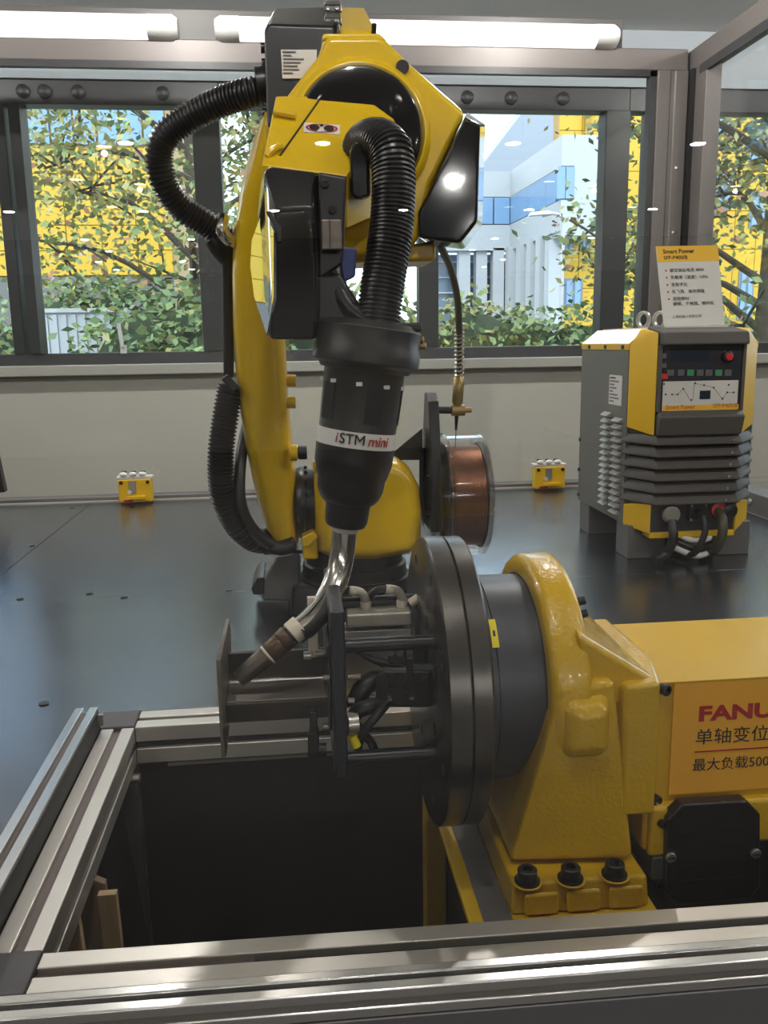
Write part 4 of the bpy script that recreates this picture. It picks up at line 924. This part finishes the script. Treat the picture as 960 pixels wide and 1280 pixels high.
# spec label on the side
ya, yb = 2.40, 2.50; za, zb_ = at(772, 469, 2.45).z, at(772, 506, 2.45).z
sl_ = MB().box(wx0 - .0015, wx0, ya, yb, zb_, za).build('spec_label', 'label_white', wel)
for k, (w_, c_) in enumerate(((.5, 'ink'), (.8, 'ink_grey'), (.4, 'ink_grey'), (.6, 'ink_grey'), (.3, 'ink_grey'), (.7, 'ink_grey'), (.85, 'ink_grey'), (.4, 'ink_grey'))):
    z = za - .008 - k * (za - zb_ - .012) / 7.6; MB().box(wx0 - .0019, wx0 - .0014, yb - .006 - .088 * w_, yb - .006, z - .0022, z + .0022).build('print_line', c_, sl_)
# front: stacked cross-sections; cheeks yellow, centre dark grey
def octo(d, z, ins=0.): return [(wx0 + ins, YC, z), (wx1, YW - d, z), (wx2, YW - d, z), (wx3 - ins, YC, z), (wx3 - ins, YC + .02, z), (wx0 + ins, YC + .02, z)]
zL = at(820, 543, YW).z; zB = at(820, 632, YW).z; zF_ = at(820, 668, YW).z
g = .004
m = MB(); m.rings([octo(-.02, zL - .002, .004), octo(-.02, wz1 - .03, .02)]); m.build('front_core', 'panel_dark', wel)
for s_, (xa, xb_) in enumerate(((wx0, wx1), (wx3, wx2))):
    sg_ = 1 if s_ == 0 else -1
    m = MB(); m.hull(H((xa, YC, zL + .012), (xb_ - sg_ * g, YW, zL - .006), (xa, YC, zl + .012), (xb_ - sg_ * g, YW, wz1 - .012), (xa + sg_ * .03, YC, wz1 - .002), (xb_ - sg_ * g, YC, zL), (xb_ - sg_ * g, YC, wz1))); m.build('cheek', 'welder_yellow', wel, bevel=.004)
    m = MB(); m.hull(H((xa, YC, zB - .01), (xb_ - sg_ * g, YW, zB + .006), (xa, YC, zF_ + .012), (xb_ - sg_ * g, YW, zF_), (xb_ - sg_ * g, YC, zF_), (xb_ - sg_ * g, YC, zB))); m.build('lower_cheek', 'welder_yellow', wel, bevel=.003)
# hood and surround of the control panel
zh = at(870, 431, YW).z; zp0 = at(870, 514, YW).z
m = MB(); m.hull(H((wx1, YW - .03, zh), (wx2, YW - .03, zh), (wx1, YW - .022, wz1 - .012), (wx2, YW - .022, wz1 - .012), (wx1, YC, wz1 + .006), (wx2, YC, wz1 + .006), (wx1, YC, zh), (wx2, YC, zh))); m.build('panel_hood', 'welder_grey', wel, bevel=.006, seg=3)
m = MB(); m.hull(H((wx1, YW - .028, zp0 - .012), (wx2, YW - .028, zp0 - .012), (wx1, YW - .008, zp0 + .002), (wx2, YW - .008, zp0 + .002), (wx1, YW - .014, zL - .004), (wx2, YW - .014, zL - .004), (wx1, YC, zL - .004), (wx2, YC, zp0))); m.build('panel_apron', 'welder_grey', wel, bevel=.005, seg=3)
for xa in (wx1 + .002, wx2 - .002): MB().box(xa - .005, xa + .005, YW - .007, YC, zp0, zh).build('panel_side', 'welder_grey', wel, bevel=.002)
yp = YW - .004
pn = MB().box(wx1 + .01, wx2 - .01, yp, yp + .01, zp0, zh).build('control_panel', 'panel_dark', wel)
def PB(px0_, py0_, px1_, py1_, d0, d1, nm, mt, par, bev=0.):
    a_, b_ = at(px0_, py1_, yp), at(px1_, py0_, yp); return MB().box(a_.x, b_.x, yp - d1, yp - d0, a_.z, b_.z).build(nm, mt, par, bevel=bev)
PB(838, 434, 888, 452, 0, .002, 'display', 'screen', pn)
wg = PB(827, 475, 923, 514, 0, .0012, 'graph_plate', 'label_white', pn)
PB(828, 505, 923, 513.5, .0012, .0018, 'yellow_strip', 'label_yellow', wg)
PB(874, 488, 888, 499, .0012, .002, 'small_display', 'screen', wg)
for i, px in enumerate((838, 851, 863, 875, 886, 898, 910)):
    PB(px - 4.5, 462, px + 4.5, 470, 0, .002, 'button', 'green_led' if i in (2, 5) else 'button_grey', pn, .0015)
for py in (445, 457): PB(825, py - 3, 833, py + 3, 0, .002, 'button', 'button_grey', pn, .0015)
PB(826, 467, 835, 474, 0, .002, 'button', 'red_plastic', pn, .0015)
q = at(908, 446, yp); kn = MB().lathe([(0, .016), (.016, .015), (.018, .011)], q, (0, -1, 0), 20).build('knob', 'bolt_black', pn)
q = at(911, 446, yp - .018); MB().lathe([(-.002, .010), (.006, .0098), (.008, .008)], q, (0, -1, 0), 18).build('knob_cap', 'red_plastic', kn)
# the welding curve printed on the plate
cv_ = [(840, 493), (847, 493), (854, 486), (863, 500), (866, 500), (868, 479), (880, 481.5), (892, 484.5), (903, 498.5), (909, 490.5), (917, 490.5)]
for a_, b_ in zip(cv_, cv_[1:]):
    p, q = at(*a_, yp - .0014), at(*b_, yp - .0014); MB().bar(p, q, .0011, .0005, (0, 1, 0)).build('curve_line', 'ink_grey', wg)
for c_ in ((830, 480), (832, 493), (840, 493), (847, 493), (854, 486), (864, 500), (869, 479), (880, 481.5), (892, 484.5), (903, 498.5), (909, 490.5), (917, 490.5), (911, 481)):
    q = at(*c_, yp - .0013); MB().cyl(q, q + V((0, -.0008, 0)), .0026, n=10).build('curve_dot', 'ink', wg)
kk = YW / F
q = at(832, 511.5, yp - .002); text('Smart Power', 7.6 * kk, 'sign_red', q, X_, Z_, wg, extrude=.0001)
q = at(891, 509.5, yp - .002); text('SFP-P400/B', 7.2 * kk, 'sign_red', q, X_, Z_, wg, extrude=.0001)
# ribbed front
n_ = 6; hz_ = (zL - zB) / n_
for i in range(n_):
    zt1 = zL - i * hz_; zb1 = zt1 - hz_
    m = MB(); m.rings([octo(-.004, zt1 - .003, .010), octo(.018, zb1 + .010, -.004), octo(.018, zb1 + .004, -.004), octo(-.004, zb1 + .001, .010)]); m.build('front_rib', 'welder_grey', wel, bevel=.001, seg=1)
    q = at(918 - i * 2, 546 + i * 15.5, YW - .02)
    m = MB(); m.sphere((q.x, YW - .016, zb1 + .012), .0045, 8); m.build('rib_clip', 'zinc', wel)
MB().rings([octo(-.018, zB + .002, .012), octo(-.018, zL + .004, .012)]).build('rib_core', 'panel_dark', wel)
# connector bay
MB().box(wx1 - .004, wx2 + .004, YW + .012, YC, zF_, zB + .004).build('connector_panel', 'panel_dark', wel)
MB().box(wx1 - .004, wx2 + .004, YW - .0, YC, zF_ - .012, zF_ + .004).build('front_sill', 'welder_yellow', wel, bevel=.002)
q = at(838, 643, YW); m = MB(); m.lathe([(0, .026), (.02, .026), (.026, .02)], (q.x, YW + .012, q.z), (0, -1, 0), 24); so = m.build('socket', 'rope_grey', wel, bevel=.001)
m = MB(); m.tube([(q.x, YW - .01, q.z - .015), (q.x - .002, YW - .03, q.z - .06), (q.x - .01, YW - .01, .03), (q.x - .05, YW - .02, .016)], .013, 12); m.build('cable', 'black_rubber', wel)
q = at(872, 640, YW); m = MB(); m.box(q.x - .026, q.x + .026, YW - .006, YW + .014, q.z - .026, q.z + .024); sk = m.build('plug_socket', 'black_plastic', wel, bevel=.002)
for a_ in (-1, 1):
    for b_ in (-1, 1): MB().sphere((q.x + a_ * .021, YW - .007, q.z + b_ * .02), .0035, 8).build('screw', 'zinc', sk)
m = MB(); m.cyl((q.x, YW - .03, q.z - .004), (q.x, YW, q.z), .016, n=18); m.build('plug', 'black_plastic', wel)
m = MB(); m.tube([(q.x, YW - .03, q.z - .004), (q.x + .002, YW - .045, q.z - .05), (q.x - .02, YW - .03, .03), (q.x - .04, YW + .05, .015)], .009, 12); m.build('cable', 'black_rubber', wel)
q = at(900, 638, YW); m = MB(); m.lathe([(0, .024), (.012, .024), (.014, .02)], (q.x, YW + .012, q.z), (0, -1, 0), 22); m.build('red_socket', 'red_plastic', wel)
m = MB(); m.tube([(q.x - .006, YW, q.z - .002), (q.x - .012, YW - .04, q.z - .02), (q.x - .016, YW - .05, q.z - .06), (q.x - .02, YW - .03, .04), (q.x - .02, YW + .04, .02)], .0135, 12); m.build('cable', 'cable_olive', wel)
q = at(912, 638, YW); m = MB(); m.lathe([(0, .022), (.016, .022), (.02, .016)], (q.x, YW + .012, q.z), (0, -1, 0), 22); m.build('socket', 'black_plastic', wel)
for k in range(3):
    q = at(858, 672 + k * 9, YW + .03); m = MB(); m.tube([(q.x - .05, YW + .02, .085 - k * .022), (q.x, YW - .0 - .01 * k, .062 - k * .02), (q.x + .05, YW + .0, .064 - k * .02), (q.x + .065, YW + .03, .07 - k * .02)], .0085, 10); m.build('cable_loop', 'white_plastic' if k != 1 else 'black_rubber', wel)
# feet: folded steel legs front and back
for y0, y1 in ((2.325, 2.42), (2.66, 2.75)):
    for x0, x1 in ((wx0 + .005, wx0 + .115), (wx3 - .115, wx3 - .005)):
        MB().box(x0, x1, y0, y1, .0, wz0 + .002).build('foot', 'grey_paint', wel, bevel=.003)
for xx in (wx0 + .09, wx0 + .14):
    m = MB(); m.lathe([(-.012, .026), (-.0, .026), (.0, .017), (-.012, .017)], (xx + .01, 2.50, wz1 + .026), (1, .45, 0), 20, closed=True); m.build('lifting_eye', 'zinc', wel, bevel=.003)
# card in a clear stand on top of the welder
YCd = 2.345
c_tl, c_tr, c_br, c_bl = at(820, 308, YCd + .07), at(897, 306, YCd + .07), at(906, 405, YCd), at(830, 407, YCd)
card = thing('information_card', 'leaning white card with yellow header and small black text on the welder', 'sign', (c_bl + c_br) / 2)
cu_ = (c_tl - c_bl); cr_ = (c_tr - c_tl); nn = cr_.cross(cu_).normalized()
if nn.y > 0: nn = -nn
c_tr = c_tl + (c_br - c_bl) * (cr_.length / (c_br - c_bl).length)
MB().prism([c_tl, c_tr, c_br, c_bl], nn * -.003).build('card', 'label_white', card)
def on_card(u, v): return c_tl.lerp(c_tr, u).lerp(c_bl.lerp(c_br, u), v)
MB().prism([on_card(0, 0), on_card(1, 0), on_card(1, .2), on_card(0, .2)], nn * .0008).build('header', 'label_yellow', card)
MB().prism([on_card(.0, 1.0), on_card(1, 1.0), on_card(1, 1.01) + V((0, -.02, 0)), on_card(0, 1.01) + V((0, -.02, 0))], (0, 0, -.006)).build('card_foot', 'label_white', card)
cu2 = (c_tl - c_bl); CH = cu2.length
def ctext(b_, u, v, h_, mt, bold=0.): text(b_, h_ * CH, mt, on_card(u, v) + nn * .0012, cr_, cu2, card, bold=bold, extrude=.0001)
ctext('Smart Power', .10, .095, .075, 'ink', .0004); ctext('SFP-P400/B', .10, .172, .066, 'ink', .0002)
for v_, b_ in ((.33, '额定输出电流 400A'), (.42, '负载率（温度）100%'), (.51, '全数字化'), (.60, '低飞溅、高效焊接'), (.69, '适用焊材：')):
    q = on_card(.12, v_ - .018) + nn * .0005; MB().cyl(q, q + nn * .001, .0026, n=10).build('bullet', 'sign_red', card); ctext(b_, .18, v_, .052, 'ink')
ctext('碳钢、不锈钢、镀锌板', .18, .755, .052, 'ink'); ctext('上海机器人有限公司', .14, .91, .042, 'ink_grey')

# ================================================================== outside the windows
GZ = -.7
struct(MB().box(-40, 50, WY + .3, 60, GZ - .1, GZ).build('ground', 'pavement'))
def solid(pts, z0, z1, nm, mt, par, **k):
    m = MB(); m.rings([[V((x, y, z)) for x, y in pts] for z in (z0, z1)]); return m.build(nm, mt, par, **k)
def gz(px, py, Y): return at(px, py, Y).z
def gx(px, py, Y): return at(px, py, Y).x
# yellow clad hall on the left
YL = 16.0
lb_ = thing('yellow_building', 'yellow panel clad building with a blue glass band left of the tree', 'building', (gx(60, 300, YL), YL, GZ))
x0, x1, z0, z1 = gx(-190, 300, YL), gx(215, 300, YL), gz(60, 345, YL), gz(60, 184, YL)
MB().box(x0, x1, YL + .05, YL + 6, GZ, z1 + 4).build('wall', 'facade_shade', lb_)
nc, nr = 9, 5; pan = None
for i in range(nc):
    for j in range(nr):
        w, h = (x1 - x0) / nc, (z1 - z0) / nr
        if pan is None: pan = MB().box(.006, w - .006, 0, .06, .005, h - .005).build('cladding_panel', 'facade_yellow', lb_, bevel=.006, seg=1); p = pan
        else: p = pan.copy(); COL.objects.link(p)
        p.location = (x0 + i * w, YL, z0 + j * h)
for i in range(14):
    w = (x1 - x0) / 14; MB().box(x0 + i * w + .02, x0 + (i + 1) * w - .02, YL, YL + .05, z1 + .05, z1 + 3.6).build('window_pane', 'facade_glass', lb_)
MB().box(x0, x1, YL - .03, YL + .05, GZ, z0 - .02).build('plinth', 'grey_paint', lb_)
# pale blue stepped building and the yellow wing beside it
YN, YFr = 19.0, 22.0
bl = thing('pale_building', 'pale blue grey stepped office building with ribbon windows behind the hedge', 'building', (gx(650, 300, YN), YN, GZ))
def foot(*c): return [(gx(px, 300, Y), Y) for px, Y in c]
back = 30.0
P1 = foot((560, 22), (637, 22), (701, 18.6), (745, 18.6))
zz = lambda py, Y: gz(640, py, Y)
def slab(cs, top, bot, nm, mt, off=0., th=.5, par=None, **k):
    """a strip of wall following the stepped plan; top and bottom rows are given for the far face"""
    fr_pts = [V((gx(px, 300, Y - off), Y - off, 0)) for px, Y in cs]; m = MB()
    ring = [[p + V((0, 0, gz(600, bot, 22))) for p in fr_pts] + [p + V((0, th, gz(600, bot, 22))) for p in fr_pts[::-1]], [p + V((0, 0, gz(600, top, 22))) for p in fr_pts] + [p + V((0, th, gz(600, top, 22))) for p in fr_pts[::-1]]]
    m.rings(ring); return m.build(nm, mt, par or bl, **k)
plan = [(540, 22.), (637, 22.), (700, 18.2), (746, 18.2)]
slab(plan, 214, 246, 'parapet_band', 'facade_white', .0, .6); slab(plan, 246, 281, 'wall_band', 'facade_glass_dark', -.12, .4); slab(plan, 281, 313, 'lower_band', 'facade_white', .0, .6)
for a, b, n in (((575, 22.), (637, 22.), 3), ((637, 22.), (694, 18.55), 5), ((694, 18.2), (716, 18.2), 2)):
    for i in range(n):
        t0, t1 = (i + .04) / n, (i + .96) / n
        p = V((gx(a[0], 300, a[1]), a[1], 0)).lerp(V((gx(b[0], 300, b[1]), b[1], 0)), t0); q = V((gx(a[0], 300, a[1]), a[1], 0)).lerp(V((gx(b[0], 300, b[1]), b[1], 0)), t1)
        u, v = V((0, 0, gz(600, 280, 22))), V((0, 0, gz(600, 247, 22))); o_ = V((0, -.02, 0))
        MB().prism([p + u + o_, q + u + o_, q + v + o_, p + v + o_], (0, .06, 0)).build('window_pane', 'facade_glass', bl)
slab([(716, 18.2), (746, 18.2)], 246, 281, 'wall_band', 'facade_white', .0, 1)
slab([(700, 18.25), (700.5, 18.2), (746, 18.2)], 313, 318, 'soffit_edge', 'facade_white', .0, 1)
# taller block behind, cut by the sloping roof line
Yt = 26.
m = MB(); o = [at(px, py, Yt) for px, py in ((560, 240), (605, 203), (655, 138), (680, 105), (742, 105), (742, 290), (560, 290))]; m.prism(o, (0, 3, 0)); m.build('upper_block', 'facade_blue', bl)
# ground floor: recessed glass and pale piers
slab([(540, 23.), (640, 23.), (702, 19.4), (706, 19.4)], 313, 420, 'ground_glass', 'facade_glass_dark', .0, .4)
for px, Y in ((580, 22.2), (601, 22.2), (622, 22.1), (641, 21.8), (655, 20.9), (668, 20.2), (680, 19.5), (692, 18.9)):
    x = gx(px, 350, Y); MB().box(x - .14, x + .14, Y - .1, Y + .25, GZ, gz(600, 310, 22)).build('pier', 'facade_white', bl)
for i in range(5): slab([(540, 22.9), (640, 22.9)], 322 + i * 20, 324 + i * 20, 'transom', 'facade_white', .0, .1)
yw = thing('yellow_wing', 'yellow panel clad building wing with square windows right of the pale building', 'building', (gx(760, 300, YFr), YFr, GZ))
Yy = 19.0
x0, x1 = gx(696, 300, Yy), gx(1130, 300, Yy); z1 = gz(760, 60, Yy)
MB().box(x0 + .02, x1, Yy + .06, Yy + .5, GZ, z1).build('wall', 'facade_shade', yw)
nc, nr = 16, 9; pan = None; w, h = (x1 - x0) / nc, (z1 - GZ) / nr
for i in range(nc):
    for j in range(nr):
        if pan is None: pan = MB().box(.006, w - .006, 0, .07, .005, h - .005).build('cladding_panel', 'facade_yellow', yw, bevel=.006, seg=1); p = pan
        else: p = pan.copy(); COL.objects.link(p)
        p.location = (x0 + i * w, Yy, GZ + j * h)
for (a, b, c, d_) in ((702, 283, 717, 315), (725, 281, 738, 314), (704, 348, 728, 383), (920, 338, 943, 400), (893, 215, 915, 262), (935, 160, 958, 210), (935, 240, 958, 285), (803, 250, 812, 290), (893, 130, 915, 170)):
    p, q = at(a, d_, Yy), at(c, b, Yy)
    wd = MB().box(p.x, q.x, Yy - .03, Yy + .08, p.z, q.z).build('window', 'facade_glass_dark', yw)
    MB().box(p.x + .05, (p.x + q.x) / 2 - .03, Yy - .05, Yy - .02, p.z + .05, q.z - .05).build('window_pane', 'facade_glass', wd)
    MB().box((p.x + q.x) / 2 + .03, q.x - .05, Yy - .05, Yy - .02, p.z + .05, q.z - .05).build('window_pane', 'facade_glass', wd)
q = at(733, 165, Yy); MB().box(q.x - .06, q.x + .06, Yy - .12, Yy, gz(733, 190, Yy), z1).build('fin', 'facade_shade', yw)
# pale container in front of the left hedge, lamp post, fence
q0, q1 = at(53, 424, 9.), at(157, 386, 9.)
ct = thing('storage_container', 'pale blue grey box container in front of the left hedge outside', 'container', ((q0.x + q1.x) / 2, 9.3, GZ))
MB().box(q0.x, q1.x, 9, 10, GZ, q1.z).build('body', 'facade_white', ct, bevel=.02)
for k in range(9):
    x = q0.x + (q1.x - q0.x) * (k + .5) / 9; MB().box(x - .02, x + .02, 8.985, 9.002, GZ + .1, q1.z - .05).build('rib', 'facade_white', ct)
MB().box(q0.x - .02, q1.x + .02, 8.97, 9.03, q1.z - .03, q1.z + .01).build('top_edge', 'white_metal', ct)
lp = thing('street_lamp', 'slim white street lamp post standing before the pale building', 'lamp', (gx(703, 395, 13.), 13., GZ))
t_ = at(704, 271, 13.); MB().cyl((t_.x, 13, GZ), t_, .045, .03, n=12).build('pole', 'white_metal', lp)
e_ = at(678, 270, 13.); MB().tube([t_, t_.lerp(e_, .5) + V((0, 0, .04)), e_], .025, 8).build('arm', 'white_metal', lp)
MB().hull([e_ + V(v) for v in ((-.2, -.08, 0), (.12, -.08, .02), (.12, .08, .02), (-.2, .08, 0), (-.18, -.06, .05), (.1, -.06, .07), (.1, .06, .07), (-.18, .06, .05))]).build('lamp_head', 'white_metal', lp)

# trees and hedges: real leaves on real branches
def leaves(m, pts, n, spread, size, rnd):
    for _ in range(n):
        c = rnd.choice(pts) + V((rnd.gauss(0, spread), rnd.gauss(0, spread), rnd.gauss(0, spread * .8)))
        d = V((rnd.uniform(-1, 1), rnd.uniform(-1, 1), rnd.uniform(-.8, .4))).normalized(); s = size * rnd.uniform(.7, 1.4)
        x = d.orthogonal().normalized(); x = Matrix.Rotation(rnd.uniform(0, 6.28), 3, d) @ x; k = d.cross(x) * .06
        a, b, t = c, c + d * s, c + d * s * .5
        m.poly([a, t + x * s * .28 + k * s, b, t - x * s * .28 + k * s])
def tree(nm, lab, base, h, spread, cols, n, size, seed, low=.4, lean=0.):
    r = random.Random(seed); t = thing(nm, lab, 'tree', base, 'trees outside the windows'); b = V(base)
    top = b + V((lean, 0, h * .75)); MB().tube([b, b.lerp(top, .5) + V((.05, 0, 0)), top], .13, 10, rr=lambda u: .15 * (1 - .7 * u), step=.3).build('trunk', 'bark', t)
    tips = []; m = MB()
    for k in range(13):
        s = b.lerp(top, low + (1 - low) * k / 12); a = r.uniform(0, 6.28) if k else PI; L = spread * r.uniform(.6, 1.05) * (1 - .3 * k / 12)
        e = s + V((math.cos(a) * L, math.sin(a) * L * .6, L * r.uniform(.1, .7))); md = s.lerp(e, .5) + V((0, 0, L * .12))
        m.tube([s, md, e], .03, 6, rr=lambda u: .034 * (1 - .8 * u) + .005, step=.25)
        for u in (.35, .5, .65, .8, .9, 1.):
            tips.append(s.lerp(md, u * 2) if u < .5 else md.lerp(e, u * 2 - 1))
        for q in range(5):
            u = r.uniform(.4, 1); s2 = md.lerp(e, u); e2 = s2 + V((r.uniform(-.5, .5), r.uniform(-.4, .4), r.uniform(-.35, .5))) * L * .6
            m.tube([s2, s2.lerp(e2, .5) + V((0, 0, .04)), e2], .012, 5, step=.2); tips += [s2.lerp(e2, .4), s2.lerp(e2, .7), e2]
    m.build('branches', 'bark', t, kind='stuff')
    for c_, f_ in cols:
        m = MB(); leaves(m, tips, int(n * f_), spread * .13, size, r); m.build('foliage', c_, t, kind='stuff')
def base(px, Y): return (gx(px, 380, Y), Y, GZ)
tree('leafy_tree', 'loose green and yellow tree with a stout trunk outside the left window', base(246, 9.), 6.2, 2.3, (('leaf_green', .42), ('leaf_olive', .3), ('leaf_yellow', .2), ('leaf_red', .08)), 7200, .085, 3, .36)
tree('leafy_tree', 'green tree seen between the robot and the dark window post', base(330, 11.), 6., 2., (('leaf_green', .7), ('leaf_olive', .3)), 2600, .10, 8, .3)
tree('leafy_tree', 'dark leaved tree with forked trunk outside the right window', base(955, 8.), 5.4, 1.9, (('leaf_dark', .4), ('leaf_olive', .4), ('leaf_red', .06), ('leaf_green', .14)), 5600, .085, 11, .34)
tree('leafy_tree', 'small olive tree peeping past the grey corner post outside', base(815, 10.), 5.2, 1.2, (('leaf_olive', .5), ('leaf_dark', .5)), 900, .09, 14, .45)
def bush(lab, px, Y, w, top, cols, n, seed):
    r = random.Random(seed); c = V(base(px, Y)); h = gz(px, top, Y) - GZ
    t = thing('hedge_bush', lab, 'bush', c, 'bushes under the windows outside'); pts = []
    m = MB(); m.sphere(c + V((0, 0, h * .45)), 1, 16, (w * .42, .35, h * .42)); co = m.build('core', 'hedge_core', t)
    for _ in range(160):
        a = V((r.gauss(0, 1), r.gauss(0, 1), r.gauss(0, 1))).normalized(); pts.append(c + V((a.x * w * .5, a.y * .45, h * .48 + a.z * h * .46)))
    for c_, f_ in cols:
        m = MB(); leaves(m, pts, int(n * f_), .1, .10, r); m.build('foliage', c_, t, kind='stuff')
G = (('hedge_green', .6), ('leaf_green', .3), ('leaf_olive', .1))
bush('broad green bush behind the pale container', 110, 11., 3.0, 340, G, 2600, 21)
bush('tall green bush at the foot of the leafy tree', 205, 8.5, 1.8, 352, G, 2200, 22)
bush('green bush beside the tree trunk, left of the robot', 285, 8.2, 1.2, 362, G, 1500, 23)
bush('low light green bush under the pale building, next to the wire conduit', 592, 10., 1.5, 362, (('leaf_green', .6), ('leaf_olive', .4)), 1500, 24)
bush('low green bush in the middle below the pale building', 655, 10., 1.5, 374, G, 1500, 25)
bush('low green bush below the street lamp', 722, 10., 1.4, 380, G, 1400, 26)
bush('green bush seen between the mullion and the corner post', 800, 10., 1.0, 384, G, 900, 27)
bush('low green bush at the far right below the blue window', 935, 9., 1.8, 388, G, 1500, 28)
bush('green bush behind the robot wrist, left of the thin mullion', 455, 9.5, 1.7, 345, (('leaf_green', .6), ('leaf_olive', .4)), 1700, 29)
bush('green bush behind the yellow lower arm of the robot', 375, 9., 1.6, 350, G, 1500, 30)
